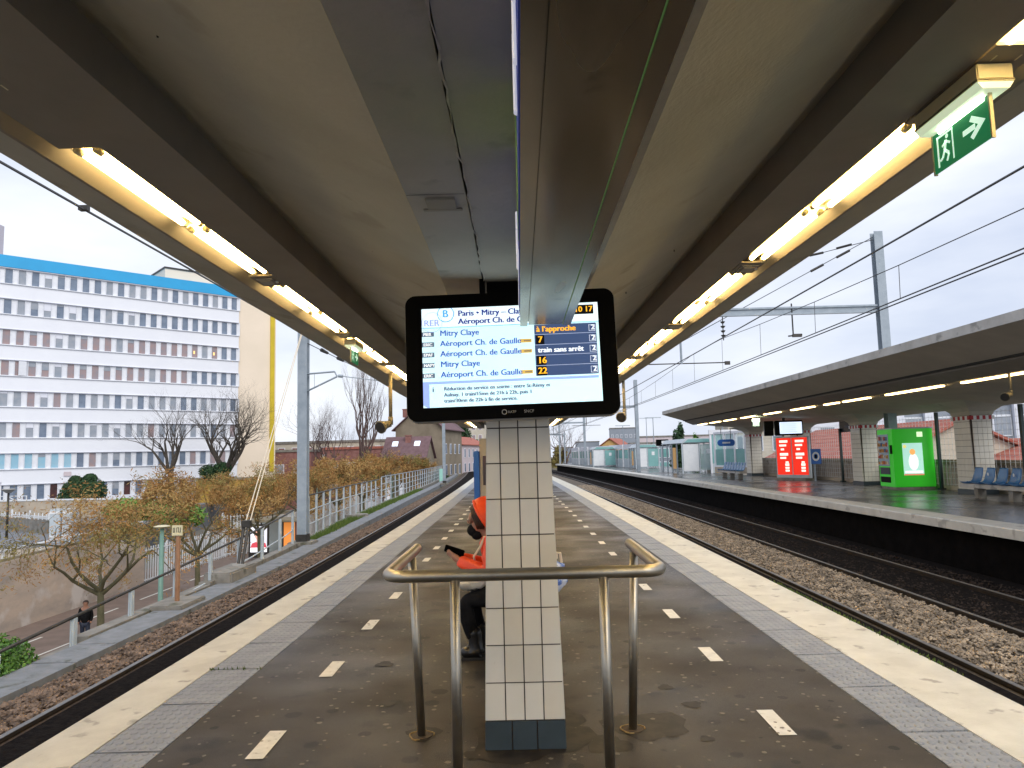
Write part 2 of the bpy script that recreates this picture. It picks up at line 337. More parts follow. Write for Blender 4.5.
# ================================================================== SETTING
gr = MB().quad((-900, -60, -5.2), (900, -60, -5.2), (900, 1500, -5.2), (-900, 1500, -5.2))
struct(gr.build('ground', 'ground'))
YS = frange(-6, 30, 4)+frange(34, 130, 8)+[145, 170, 200]
# railway embankment
b = MB().sweep([(-11, -5.3), (-7.1, -1.32), (-5.2, -1.22), (17.2, -1.22), (20.5, -5.3)], YS)
struct(b.build('embankment', 'earth'))
# ballast shoulders and beds
b = MB().sweep([(-6.0, -1.3), (-5.85, -1.08), (-5.35, -1.05), (-3.0, -1.08), (-2.9, -1.3)], YS, bend=True)
struct(b.build('ballast_bed', 'ballast'))
b = MB().sweep([(3.1, -1.3), (3.1, -1.10), (5.3, -1.07), (6.1, -1.02), (6.75, -1.07), (6.8, -1.13), (8.4, -1.13), (8.5, -1.08), (9.6, -1.1), (9.6, -1.3)], YS)
struct(b.build('ballast_bed', 'ballast_t'))

def stones(name, mat, xr, yr, zf, n, smin, smax, seed):
    """loose angular stones as one mesh"""
    rs = np.random.RandomState(seed)
    base = np.array([[1, 0, 0], [-1, 0, 0], [0, 1, 0], [0, -1, 0], [0, 0, 1], [0, 0, -1]], float)
    tri = np.array([[0, 2, 4], [2, 1, 4], [1, 3, 4], [3, 0, 4], [2, 0, 5], [1, 2, 5], [3, 1, 5], [0, 3, 5]])
    t = rs.rand(n)**1.6; y = yr[0]+(yr[1]-yr[0])*t; x = xr[0]+(xr[1]-xr[0])*rs.rand(n)
    z = zf(x)+rs.rand(n)*.03; x = x-.00025*np.maximum(y, 0)**2
    s = smin+(smax-smin)*rs.rand(n); s = s*(1+.5*t)
    V = base[None]*(1+.35*(rs.rand(n, 6, 1)-.5))*s[:, None, None]*np.array([1, .8, .62])
    V += .3*(rs.rand(n, 6, 3)-.5)*s[:, None, None]
    a = rs.rand(n)*6.28; tl = (rs.rand(n)-.5)*1.6
    ca, sa, ct, st = np.cos(a), np.sin(a), np.cos(tl), np.sin(tl)
    X = V[..., 0]*ct[:, None]-V[..., 2]*st[:, None]; Z = V[..., 0]*st[:, None]+V[..., 2]*ct[:, None]; Y = V[..., 1]
    X2 = X*ca[:, None]-Y*sa[:, None]; Y2 = X*sa[:, None]+Y*ca[:, None]
    P = np.stack([X2+x[:, None], Y2+y[:, None], Z+z[:, None]], -1).reshape(-1, 3)
    F = (tri[None]+6*np.arange(n)[:, None, None]).reshape(-1, 3)
    me = bpy.data.meshes.new(name); me.from_pydata(P.tolist(), [], F.tolist()); me.materials.append(M[mat]); me.update()
    o = bpy.data.objects.new(name, me); COL.objects.link(o)
    return o
def zl(x): return np.interp(x, [-6.0, -5.85, -5.35, -3.0], [-1.2, -1.07, -1.04, -1.07])
def zr(x): return np.interp(x, [5.3, 6.1, 6.75, 6.8, 8.4, 8.5, 9.3], [-1.06, -1.01, -1.06, -1.12, -1.12, -1.07, -1.09])
tag(stones('ballast_stones', 'stone_a', (-5.98, -5.2), (5, 55), zl, 15000, .022, .048, 1), 'rust-brown crushed stones heaped beside the left rail', 'ballast', kind='stuff')
tag(stones('ballast_stones', 'stone_b', (5.36, 6.78), (6, 60), zr, 26000, .018, .042, 2), 'tan crushed stones between the two right-hand tracks', 'ballast', kind='stuff')
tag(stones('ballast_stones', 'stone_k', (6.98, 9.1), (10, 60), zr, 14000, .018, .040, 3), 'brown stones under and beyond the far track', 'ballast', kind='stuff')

b = MB().sweep([(-4.98, -1.025), (-2.86, -1.03)], YS, closed=False).sweep([(3.1, -1.05), (5.19, -1.05)], YS, closed=False).sweep([(6.86, -1.108), (9.44, -1.065)], YS, closed=False)  # near-black strips: shade beside the platforms painted over the ballast
struct(b.build('track_bed_shade', pm('painted_shade_black', (.006, .005, .005), (.016, .013, .012), scale=14, rough=1, spec=.05, bump=1, bscale=26)))
# rails: foot, web, head
def rail_prof(x, zt=-1.0):
    return [(x-.07, zt-.16), (x+.07, zt-.16), (x+.06, zt-.14), (x+.012, zt-.12), (x+.012, zt-.045), (x+.036, zt-.035), (x+.036, zt-.003),
            (x-.036, zt-.003), (x-.036, zt-.035), (x-.012, zt-.045), (x-.012, zt-.12), (x-.06, zt-.14)]
def track(name, label, rails, sleepers=False):
    t = thing(name, label, 'railway track', (rails[0], 0, -1.16))
    for x in rails:
        r = MB().sweep(rail_prof(x), YS).build('rail', 'rail_side', t, world=True)
        MB().sweep([(x-.033, -1.0), (x+.033, -1.0), (x+.033, -.997), (x-.033, -.997)], YS).build('rail_head', 'rail_head', r, world=True)
    if sleepers:
        xc = sum(rails)/2; y = 7.0; far = MB(); i = 0
        while y < 125:
            m = MB() if i < 98 else far
            m.box(xc-1.15+cx(y), xc+1.15+cx(y), y, y+.25, -1.2, -1.105)
            if i < 98: m.build('sleeper', 'sleeper', t, world=True)
            y += .6; i += 1
        far.build('sleeper', 'sleeper', t, world=True)['kind'] = 'stuff'
    return t
track('railway_track', 'track along the left edge of the middle platform, bright rail head over brown stones', (-3.68, -5.1))
track('railway_track', 'track along the right edge of the middle platform, its dark rail beside the cream edge', (3.86, 5.3))
track('railway_track', 'dark rusty track running right alongside the far platform', (6.9, 8.33), True)

# middle (near) platform
PE = frange(-6, 30, 4)+[36, 44, 52, 60, 68]
b = MB().sweep([(-2.55, -1.3), (2.75, -1.3), (2.75, -.16), (-2.55, -.16)], PE); struct(b.build('platform_wall', 'dark_wall'))
b = MB().sweep([(-2.04, -.2), (2.1, -.2), (2.1, 0), (-2.04, 0)], PE); struct(b.build('platform', 'asphalt'))
b = MB().sweep([(-2.83, -.15), (-2.435, -.15), (-2.435, .003), (-2.81, .003), (-2.83, -.02)], PE)
b.sweep([(2.485, -.15), (3.05, -.15), (3.05, -.02), (3.03, .003), (2.485, .003)], PE); struct(b.build('platform_edge', 'edge'))
b = MB().sweep([(-2.436, -.14), (-2.039, -.14), (-2.039, -.012), (-2.436, -.012)], PE).sweep([(2.099, -.14), (2.486, -.14), (2.486, -.012), (2.099, -.012)], PE)
struct(b.build('paving_joints', 'joint'))
b = MB(); rr = random.Random(3)
for x0, x1, off in ((-2.43, -2.046, .35), (2.106, 2.479, .40)):
    y = -5.6+off
    while y < 66:
        j = rr.uniform(-.003, .003); g = .012
        b.add([(x+cx(yy), yy, z) for yy in (y+g, y+.776) for x, z in ((x0, -.1), (x1, -.1), (x1, .001+j), (x0, .001-j))],
              [(0, 1, 2, 3), (7, 6, 5, 4), (0, 4, 5, 1), (1, 5, 6, 2), (2, 6, 7, 3), (3, 7, 4, 0)]); y += .786
struct(b.build('paving_slabs', 'slab'))
b = MB()
for xl, ph in ((-1.475, 4.05), (1.465, 4.22)):
    for k in range(-4, 40):
        y = ph+k*1.45; c = cx(y)
        b.quad((xl-.05+c, y, .004), (xl+.05+c, y, .004), (xl+.05+c, y+.40, .004), (xl-.05+c, y+.40, .004))
struct(b.build('platform_markings', 'white_paint'))
# a bit of moss in the joints
def tufts(name, label, pts, h, mat, seed, wdt=.012):
    rs = random.Random(seed); b = MB()
    for x, y, z in pts:
        a = rs.uniform(0, 6.28); hh = h*rs.uniform(.5, 1.3); dx, dy = cos(a)*wdt, sin(a)*wdt; lx, ly = rs.uniform(-.4, .4)*hh, rs.uniform(-.4, .4)*hh
        b.add([(x-dx, y-dy, z), (x+dx, y+dy, z), (x+lx, y+ly, z+hh)], [(0, 1, 2)])
    return tag(b.build(name, mat), label, 'grass', kind='stuff')
P = [(rr.choice((rr.gauss(-2.44, .02), rr.gauss(-2.2, .1))) , rr.gauss(5.75, .012), 0) for _ in range(30)]
P += [(rr.gauss(3.03, .012), rr.uniform(5.2, 9)+rr.gauss(0, .05), .0) for _ in range(420) if rr.random() < .8]
tufts('moss', 'small green moss tufts in the joints of the platform edge', P, .022, 'grass', 5, .006)

# dark trodden stains with their own outlines
b = MB(); rs = random.Random(15)
for x, y, r, k in ((.66, 4.42, .20, 3), (-.60, 4.36, .10, 2), (.0, 4.28, .34, 3), (.45, 4.15, .12, 2), (.95, 5.1, .05, 1), (1.05, 4.75, .06, 1), (.85, 4.45, .05, 1), (1.0, 4.2, .04, 1), (.78, 5.6, .05, 1), (-.9, 4.9, .05, 1), (-1.1, 5.8, .07, 1), (.9, 6.3, .06, 1), (-.3, 4.05, .05, 1), (.55, 3.8, .05, 1)):
    for q in range(k):
        ox, oy = (rs.gauss(0, .3*r), rs.gauss(0, .3*r)) if q else (0, 0); rr_ = r*rs.uniform(.6, 1) if q else r; n = 18; ph = rs.uniform(0, 6)
        b.add([(x+ox+rr_*(1+.18*sin(3*a+ph)+.08*sin(7*a))*cos(a), y+oy+rr_*(1+.18*sin(3*a+ph)+.08*sin(7*a))*sin(a), .0012+len(b.f)*.00008) for a in [2*pi*i/n for i in range(n)]], [tuple(range(n))])
struct(b.build('platform_stains', pm('dark_stain', (.014, .011, .009), (.030, .024, .018), scale=8, rough=.55, spec=.3, lo=.45, hi=.55)))
b = MB(); rs = random.Random(16)
for _ in range(420):
    x = rs.uniform(-1.9, 1.9); y = 3.5+rs.random()**1.6*11; r = rs.uniform(.006, .017); a0 = rs.uniform(0, 6)
    b.add([(x+r*cos(a0+a*1.256)*rs.uniform(.7, 1.3), y+r*sin(a0+a*1.256)*rs.uniform(.7, 1.3), .0046+_*.000002) for a in range(5)], [(0, 1, 2, 3, 4)])
tag(b.build('gum_spots', pm('old_gum', (.22, .19, .15), (.10, .085, .07), scale=3, rough=.7)), 'pale flattened gum and crumbs scattered over the platform', 'litter', kind='stuff')
# far platform
FE = frange(2, 30, 4)+frange(34, 118, 7)
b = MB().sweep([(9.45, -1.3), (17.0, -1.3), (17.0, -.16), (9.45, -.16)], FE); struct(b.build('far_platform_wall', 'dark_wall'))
b = MB().sweep([(9.85, -.2), (17.0, -.2), (17.0, 0), (9.85, 0)], FE); struct(b.build('far_platform', 'asphalt_far'))
b = MB().sweep([(9.2, -.2), (9.86, -.2), (9.86, .004), (9.22, .004), (9.2, -.02)], FE); struct(b.build('far_platform_edge', 'edge_far'))

# cable trough path, kerb and grass beside the left track
b = MB(); y = 2.0; rs = random.Random(4)
while y < 110:
    yy = y+.97
    def fx(q): return np.interp(q, [0, 20, 30, 45, 200], [0, 0, -.25, -.5, -.5])
    b.add([(x+cx(q)+fx(q), q, z) for q in (y, yy) for x, z in ((-6.55, -1.3), (-5.95, -1.3), (-5.95, -1.0+rs.uniform(-.006, .006)), (-6.55, -1.0+rs.uniform(-.006, .006)))],
          [(3, 2, 1, 0), (4, 5, 6, 7), (1, 5, 4, 0), (2, 6, 5, 1), (3, 7, 6, 2), (0, 4, 7, 3)]); y += .98
struct(b.build('path', 'path'))
FX = lambda q: float(np.interp(q, [0, 20, 30, 45, 200], [0, 0, -.8, -1.1, -1.1]))+cx(q)
b = MB()
for y0, y1, h in ((2, 11.2, -1.08), (11.2, 15.6, -.98), (15.6, 24, -.93), (24, 110, -1.02)):
    ys = frange(y0, y1, 3); vs = []
    for q in ys: vs += [(-6.85+FX(q), q, -1.4), (-6.6+FX(q), q, -1.4), (-6.6+FX(q), q, h), (-6.85+FX(q), q, h)]
    fs = [(3, 2, 1, 0)]
    for i in range(len(ys)-1): fs += [(4*i+k, 4*i+(k+1) % 4, 4*i+4+(k+1) % 4, 4*i+4+k) for k in range(4)]
    fs.append(tuple(4*(len(ys)-1)+k for k in range(4))); b.add(vs, fs)
struct(b.build('kerb', 'concrete'))
P = []
for _ in range(9000):
    y = 23+37*rs.random()**1.3; wd = float(np.interp(y, [23, 27, 45, 60], [.05, .5, .75, .5])); P.append((-6.55+FX(y)+rs.uniform(-.1, wd), y, -1.1))
tufts('grass_verge', 'strip of green grass between railing foot and grey path', P, .16, 'grass', 6, .02)

# street level on the left
b = MB().quad((-18.3, -5, -5.19), (-9, -5, -5.19), (-9, 400, -5.19), (-18.3, 400, -5.19)); struct(b.build('pavement', 'pave'))
b = MB().quad((-24.5, -5, -5.186), (-17.6, -5, -5.186), (-15, 60, -5.186), (-15, 400, -5.186), (-24.5, 400, -5.186)); struct(b.build('road', 'road'))
b = MB()
for k in range(9):
    y = 26+k*5.5; b.quad((-19.4, y, -5.18), (-19.28, y, -5.18), (-19.28, y+3.5, -5.18), (-19.4, y+3.5, -5.18))
b.quad((-17.9, 20, -5.18), (-17.8, 20, -5.18), (-16.4, 60, -5.18), (-16.5, 60, -5.18)); struct(b.build('road_markings', 'white_paint'))
# terrace above the retaining wall
b = MB().prism([(-400, -60), (-21.9, -60), (-21.9, 41), (-24.6, 45.5), (-30, 60), (-60, 200), (-400, 200)], 'z', -5.25, -2.72); struct(b.build('terrace', 'tarmac'))
b = MB().quad((-60, 10, -2.7), (-22, 10, -2.7), (-22, 40, -2.7), (-60, 31, -2.7)); struct(b.build('terrace_pavement', 'pave'))
rs = random.Random(9)
P = [(rs.uniform(-44, -33)+rs.gauss(0, .5), rs.gauss(43.3, .8), -2.7) for _ in range(2500)]
tufts('terrace_grass', 'strip of green grass around the foot of the street lamp', P, .35, 'grass', 8, .04)

# ================================================================== NEAR CANOPY
def cc(y): return -0.008*max(0.0, y-3)
CY = frange(-9, 33, 3)
def csweep(prof_fn, name, mat, parent):
    n = len(prof_fn(0)); vs = []
    for y in CY: vs += [(x+cc(y), y, z) for x, z in prof_fn(y)]
    fs = []
    for i in range(len(CY)-1): fs += [(i*n+k, i*n+(k+1) % n, (i+1)*n+(k+1) % n, (i+1)*n+k) for k in range(n)]
    fs += [tuple(range(n-1, -1, -1)), tuple(range((len(CY)-1)*n, len(CY)*n))]
    return MB().add(vs, fs).build(name, mat, parent, world=True)
can = thing('platform_canopy', 'long grey-beige concrete canopy overhead with a beam of lamps along each side', 'canopy', (0, 12, 2.9))
csweep(lambda y: [(-.165, 2.55), (.20, 2.55), (.22, 3.2), (-.185, 3.2)], 'spine_beam', 'ceil2', can)
csweep(lambda y: [(-.176, 2.562), (-.186, 2.68), (-.395, 2.68), (-.395, 2.562)], 'haunch', 'ceil2', can)
csweep(lambda y: [(.212, 2.562), (.43, 2.562), (.43, 2.68), (.22, 2.68)], 'haunch', 'ceil2', can)
csweep(lambda y: [(-.397, 2.566), (-.397, 2.70), (-1.5, 3.2), (-1.5, 3.10)], 'wing_slab', 'ceil', can)
csweep(lambda y: [(.432, 2.566), (1.42, 3.10), (1.42, 3.2), (.432, 2.70)], 'wing_slab', 'ceil', can)
csweep(lambda y: [(-1.35, 2.85), (-1.35, 3.12), (-1.63, 3.14), (-1.63, 2.85)], 'edge_beam', 'band', can)
csweep(lambda y: [(1.27, 2.85), (1.53, 2.85), (1.53, 3.14), (1.27, 3.12)], 'edge_beam', 'band', can)
csweep(lambda y: [(-1.632, 2.955), (-1.632, 3.1), (-1.82, 3.1), (-1.82, 2.955)], 'trough', 'band', can)
csweep(lambda y: [(1.532, 2.955), (1.72, 2.955), (1.72, 3.1), (1.532, 3.1)], 'trough', 'band', can)
csweep(lambda y: [(-1.80, 2.905), (-1.80, 2.953), (-1.91, 2.953), (-1.91, 2.852), (-1.893, 2.852)], 'edge_strip', 'band', can)
csweep(lambda y: [(1.712, 2.905), (1.775, 2.852), (1.790, 2.852), (1.790, 2.953), (1.712, 2.953)], 'edge_strip', 'band', can)
csweep(lambda y: [(-1.915, 2.865), (-1.915, 3.1), (-2.2-.012*max(0, min(y-3, 12)), 3.3), (-2.17-.018*max(0, min(y-3, 12)), 2.93)], 'lip', 'ceil', can)
csweep(lambda y: [(1.80, 2.872), (2.07, 2.93), (2.1, 3.3), (1.80, 3.1)], 'lip', 'ceil', can)
csweep(lambda y: [(-2.3, 3.302), (2.2, 3.302), (2.2, 3.4), (-2.3, 3.4)], 'roof_slab', 'fascia', can)
# flaking paint line down the left side of the spine, a patch plate, a panel joint
b = MB(); rs = random.Random(21); pts = []
y = -2.0
while y < 12: pts.append((-.166+rs.gauss(0, .0035)+cc(y), y, rs.uniform(.0015, .0045))); y += .06
vs = []
for x, y, wd in pts: vs += [(x-wd, y, 2.5475), (x+wd, y, 2.5475)]
b.add(vs, [(2*i, 2*i+1, 2*i+3, 2*i+2) for i in range(len(pts)-1)]); b.build('flaking_edge', 'crack', can, world=True)
def hz(x): return 2.562
b = MB()
for (xa, xb, ya, yb, t) in ((-.22, -.33, 2.60, 2.70, .010), (-.20, -.35, 2.715, 2.735, .006)):
    b.add([(x, y, hz(x)-q) for q in (0.001, t) for x, y in ((xa, ya), (xb, ya), (xb, yb), (xa, yb))], [(0, 1, 2, 3), (7, 6, 5, 4), (0, 4, 5, 1), (1, 5, 6, 2), (2, 6, 7, 3), (3, 7, 4, 0)])
b.build('patch_plate', 'ceil', can, world=True)
b = MB(); b.quad((-.18, 2.56, 2.56), (-.394, 2.56, 2.56), (-.394, 2.564, 2.56), (-.18, 2.564, 2.56)); b.build('panel_joint', 'joint', can, world=True)

rs = random.Random(8)
for k in range(7):
    sg = rs.choice((-1, 1)); u = rs.uniform(.1, .9); y = rs.uniform(1.5, 8); x = sg*(.40+u*1.0); z = 2.566+(abs(x)-.397)*.484
    MB().tube((x, y, z-.004), (x, y, z+.01), .0035, n=6).build('fixing', 'dk_metal', can, world=True)
for y in (-.5, 5.6, 8.7, 11.8, 14.9): b = MB().add([(x+cc(y), y+dy, 2.5625+(abs(x)-.397)*.484) for dy in (0, .006) for x in (-.41, -1.34)], [(0, 1, 3, 2)]); b.build('panel_joint', 'joint', can, world=True); MB().add([(x+cc(y), y+dy, 2.5625+(abs(x)-.432)*.54) for dy in (0, .006) for x in (.44, 1.26)], [(0, 1, 3, 2)]).build('panel_joint', 'joint', can, world=True)
# fluorescent fixtures: cream tray, end caps, two tubes
tube_m = glow('fluorescent_tube', (1, .74, .32), 26.0)
def make_fixture():
    t = thing('light_fixture', 'x', 'ceiling light', (0, 0, 2.913), group='fluorescent lamps along the near canopy')
    MB().add([(-.083, .0, 0), (.083, 0, 0), (.083, 1.0, 0), (-.083, 1.0, 0), (-.083, 0, -.012), (.083, 0, -.012), (.083, 1.0, -.012), (-.083, 1.0, -.012)],
             [(0, 1, 2, 3), (7, 6, 5, 4), (0, 4, 5, 1), (1, 5, 6, 2), (2, 6, 7, 3), (3, 7, 4, 0)]).box(-.083, -.078, 0, 1.0, -.022, -.012).box(.078, .083, 0, 1.0, -.022, -.012).build('tray', 'tray', t)
    for s in (-.040, .040):
        MB().tube((s, .06, -.040), (s, .94, -.045), .015, n=10).build('tube', tube_m, t, smooth=True)
        for a in (.025, .94): MB().tube((s, a, -.045), (s, a+.035, -.045), .016, n=10).build('lamp_holder', 'cream_plate', t, smooth=True)
    return t
ORD = ['first', 'second', 'third', 'fourth', 'fifth', 'sixth', 'seventh', 'eighth', 'ninth', 'tenth', 'eleventh', 'twelfth', 'thirteenth', 'fourteenth', 'fifteenth', 'sixteenth', 'seventeenth', 'eighteenth', 'nineteenth', 'twentieth', 'twenty-first', 'twenty-second', 'twenty-third', 'twenty-fourth', 'twenty-fifth', 'twenty-sixth', 'twenty-seventh', 'twenty-eighth']
fx0 = None
for side, xm in (('left', -1.715), ('right', 1.624)):
    cnt = 0
    for k in range(-2, 13):
        for j in range(2):
            y = 2.75+k*2.32+j*1.02-(.45-.3 if k < 0 else 0)
            if y > 31.5 or y < -2: continue
            pos = (xm+cc(y), y, 2.913); seen = y > 1.2
            lab = f'twin-tube lamp under the {side} canopy edge, {ORD[cnt]} one counting away from the camera' if seen else f'twin-tube lamp at the near end of the {side} canopy edge, overhead'
            if seen: cnt += 1
            if fx0 is None: fx0 = make_fixture(); fx0.location = pos; fx0['label'] = lab
            else: dup(fx0, pos, 0, lab)
# cover panels with vent boxes between the lamp pairs
def make_cover(l):
    t = thing('trough_cover', 'x', 'cover panel', group='cover panels between the lamps')
    MB().box(-.082, .082, 0, l, -.012, 0).build('panel', 'band', t)
    MB().box(-.055, .055, .06, l-.06, -.02, -.013).box(-.04, .04, .09, l-.09, -.026, -.021).build('vent', 'grey_edge', t)
    MB().ball((.062, l*.5, -.016), .012, 8, 6).build('bolt', 'white_p', t)
    return t
cov = make_cover(.29)
for side, xm in (('left', -1.715), ('right', 1.624)):
    for k in range(0, 12):
        y = 2.75+k*2.32+2.025
        loc = (xm+cc(y), y, 2.865); lab = f'grey cover panel with vent in the {side} lamp trough, {ORD[k]} from the camera'
        if side == 'left' and k == 0: cov.location = loc; cov['label'] = lab
        else: dup(cov, loc, 0, lab)
for side, xm in (('left', -1.715), ('right', 1.624)):
    t = thing('trough_cover', f'plain brown cover panel in the {side} lamp trough before its nearest full lamp', 'cover panel', (xm, 2.12, 2.865))
    MB().box(-.082, .082, .06, .61, -.012, 0).build('panel', 'band', t)

# exit signs
sign_g = glow('exit_green', (.015, .16, .06), .55); sign_w = glow('exit_white', (.62, .85, .68), .7); exit_tube = glow('exit_tube', (.85, 1, .7), 9)
diff = pm('sign_diffuser', (.8, .85, .7), emis=(.75, .9, .6), es=.45, rough=.3)
def exit_sign(x, y, label, rz=0):
    t = thing('exit_sign', label, 'exit sign', (x, y, 2.85), rz, 'emergency exit signs')
    MB().box(-.06, .06, -.02, .36, -.055, 0).box(-.065, .065, -.025, .365, -.062, -.054).build('housing', 'cream_plate', t, bevel=.004)
    MB().prism([(-.06, -.063), (.06, -.063), (.045, -.085), (-.045, -.085)], 'y', -.018, .358).build('diffuser', diff, t)
    MB().tube((.0, .04, -.0915), (0, .30, -.0915), .010, n=8).build('tube', exit_tube, t)
    p = MB().box(-.004, .004, .02, .345, -.235, -.088).build('plate', sign_g, t)
    for s in (-1, 1):
        q = MB(); X = s*.0055
        def Q(*pts): q.quad(*[(X, (.1825-(a-.1825)) if s < 0 else a, z) for a, z in pts])
        # arrow
        Q((.20, -.172), (.27, -.172), (.27, -.152), (.20, -.152)); q.add([(X, (.365-a if s < 0 else a), z) for a, z in ((.255, -.205), (.325, -.162), (.255, -.119), (.24, -.134), (.285, -.162), (.24, -.19))], [(0, 1, 4, 5), (1, 2, 3, 4)])
        # doorway with a running figure
        Q((.045, -.222), (.055, -.222), (.055, -.105), (.045, -.105)); Q((.045, -.105), (.145, -.105), (.145, -.114), (.045, -.114)); Q((.137, -.222), (.145, -.222), (.145, -.105), (.137, -.105))
        for a0, z0, a1, z1, wd in ((.10, -.135, .09, -.17, .016), (.09, -.17, .115, -.19, .012), (.115, -.19, .10, -.215, .011), (.09, -.17, .075, -.195, .012), (.075, -.195, .058, -.2, .010), (.10, -.14, .125, -.155, .009), (.098, -.142, .075, -.152, .009)):
            d = Vector((a1-a0, z1-z0)).normalized()*wd/2; Q((a0-d.y, z0+d.x), (a1-d.y, z1+d.x), (a1+d.y, z1-d.x), (a0+d.y, z0-d.x))
        q.add([(X, (.365-a if s < 0 else a), z) for a, z in [(.108+.009*cos(i*pi/4), -.124+.009*sin(i*pi/4)) for i in range(8)]], [tuple(range(8))])
        q.build('pictogram', sign_w, p)
    MB().box(-.006, .006, .345, .352, -.24, -.05).box(-.006, .006, .013, .02, -.24, -.05).build('bracket', 'cream_plate', t)
exit_sign(1.60, 2.30, 'green exit sign with running figure and arrow hanging under the right lamp row', 0)
exit_sign(-1.74, 7.42, 'small green exit sign hanging under the left lamp row near the screen', 0)

# hanging loudspeakers
def speaker(x, y, label, dx=-1, ztop=2.93, zl=2.12, grp=True):
    t = thing('hanging_loudspeaker', label, 'loudspeaker', (x, y, zl), 0, 'loudspeakers hung on rods')
    MB().tube((0, 0, 0), (0, 0, ztop-zl), .028, n=10).tube((0, 0, -.02), (0, 0, .10), .036, n=10).build('rod', 'brown_rail', t, smooth=True)
    h = MB().path([(0, 0, .0), (dx*.05, -.02, -.015), (dx*.09, -.05, -.03), (dx*.12, -.085, -.05), (dx*.135, -.11, -.06)], [.05, .055, .07, .095, .10], 16).build('horn', 'brown_rail', t, smooth=True)
    MB().tube((dx*.136, -.112, -.061), (dx*.139, -.117, -.063), .085, n=16).build('grille', 'dk_metal', h)
speaker(-1.93, 10.8, 'dull brass loudspeaker on a rod beneath the left canopy edge, beside the screen', -1)
speaker(1.95, 13.3, 'dull brass loudspeaker on a rod beneath the right canopy edge, beside the screen', -.6, 2.93, 2.3)

# columns
TR = random.Random(44); M['tile_b'] = pm('cream_tile_warmer', (.62, .59, .51), (.69, .66, .58), scale=1.5, rough=.26); M['tile_c'] = pm('cream_tile_greyer', (.62, .61, .57), (.70, .69, .65), scale=2.5, rough=.3, c3=(.5, .48, .42), s3=9, t3=.68)
def column(y0, label, far=False):
    t = thing('station_column', label, 'column', (cc(y0), y0, 0), 0, 'tiled columns down the middle of the platform')
    hw0, hw1, H = .222, .160, 2.548
    def hw(z): return hw0+(hw1-hw0)*(z/H)
    MB().add([(sx*(hw(z)-.004), .004+sy, z) for z in (0, H) for sx, sy in ((-1, 0), (1, 0), (1, .40), (-1, .40))], [(0, 3, 2, 1), (4, 5, 6, 7), (0, 1, 5, 4), (1, 2, 6, 5), (2, 3, 7, 6), (3, 0, 4, 7)]).build('core', 'grout', t)
    def tiles(z0, z1, edges, th=.004):
        m = MB(); g = .0028
        for a, b2 in zip(edges[:-1], edges[1:]):
            za, zb = z0+g, z1-g
            def X(e, z): return (-hw(z)+.001 if e is None else (hw(z)-.001 if e == 'R' else e))
            xs = []
            for z in (za, zb): xs.append((X(a, z)+(g if a is not None else 0), X(b2, z)-(g if b2 != 'R' else 0)))
            if xs[1][1]-xs[1][0] < .008: continue
            for y, s in ((.004, -1), (.404, 1)):
                yo = y+s*th; m.mi(TR.choice((0, 0, 1, 2)))
                m.add([(xs[0][0], y, za), (xs[0][1], y, za), (xs[1][1], y, zb), (xs[1][0], y, zb), (xs[0][0]+.001, yo, za+.001), (xs[0][1]-.001, yo, za+.001), (xs[1][1]-.001, yo, zb-.001), (xs[1][0]+.001, yo, zb-.001)],
                      [(4, 5, 6, 7), (0, 1, 5, 4), (1, 2, 6, 5), (2, 3, 7, 6), (3, 0, 4, 7)])
        for s in (-1, 1):
            for k in range(4 if len(edges) > 4 else 3):
                n = 4 if len(edges) > 4 else 3; ya = .004+k*.4/n+g; yb = .004+(k+1)*.4/n-g; za, zb = z0+g, z1-g
                m.add([(s*(hw(z)-.004+o), y, z) for o in (0, .005) for y, z in ((ya, za), (yb, za), (yb, zb), (ya, zb))], [(4, 5, 6, 7), (0, 1, 5, 4), (1, 2, 6, 5), (2, 3, 7, 6), (3, 0, 4, 7)])
        return m
    base = tiles(0, .155, [None, -.072, .065, 'R'], .007); base.m = [0]*len(base.m); base.build('base_tiles', 'tile_dk', t)
    m = MB(); z = .155
    while z < H-.05:
        q = tiles(z, min(z+.2, H), [None, -.105, 0.0, .104, 'R']); m.add(q.v, q.f); m.m[-len(q.m):] = q.m; z += .2
    m.build('tiles', ['tile', 'tile_b', 'tile_c'], t)
    return t
column(4.1, 'tapered column of cream tiles with a slate base, right behind the screen')
for i, y in enumerate((11.4, 18.7, 26.0)): column(y, f'cream tiled column standing {("second","third","fourth")[i]} in line behind the front one')

# ------------------------------------------------------------------ sign light box (stainless)
t = thing('sign_light_box', 'long brushed stainless sign box hanging under the canopy, blue sign on its left face', 'sign', (.12, 1.2, 2.2))
MB().box(.020, .246, -1.6, 3.3, 2.215, 2.545).build('casing', 'steel', t, world=True, bevel=.004)
MB().box(.016, .050, -1.6, 3.31, 2.196, 2.214).box(.214, .250, -1.6, 3.31, 2.196, 2.214).build('edge_rail', 'steel', t, world=True)
MB().box(.0555, .2115, -1.6, 3.30, 2.200, 2.213).build('bottom_panel', 'steel', t, world=True)
MB().box(.2118, .2137, -1.6, 3.30, 2.199, 2.2135).build('groove_reflection', pm('painted_green_reflection', (.12, .25, .08), emis=(.25, .5, .15), es=.10), t, world=True)  # green reflection in the groove, painted as a faintly glowing strip
f = MB().box(.013, .0215, -1.5, 3.1, 2.216, 2.54).build('sign_face', pm('sign_face_blue', (.03, .06, .40), (.04, .08, .45), emis=(.04, .08, .5), es=.05), t, world=True)
MB().box(.0105, .0127, 1.75, 2.15, 2.25, 2.55).build('green_patch', pm('sign_green', (.3, .55, .12), emis=(.3, .5, .1), es=.02), f, world=True)
b = MB()
for y0 in (-1.2, -.9, .95, 1.2, 1.4, 2.5, 2.7): b.path([(.0112, y0+.10*i/6, 2.40+.08*sin(i*pi/3)) for i in range(7)], .006, 5)
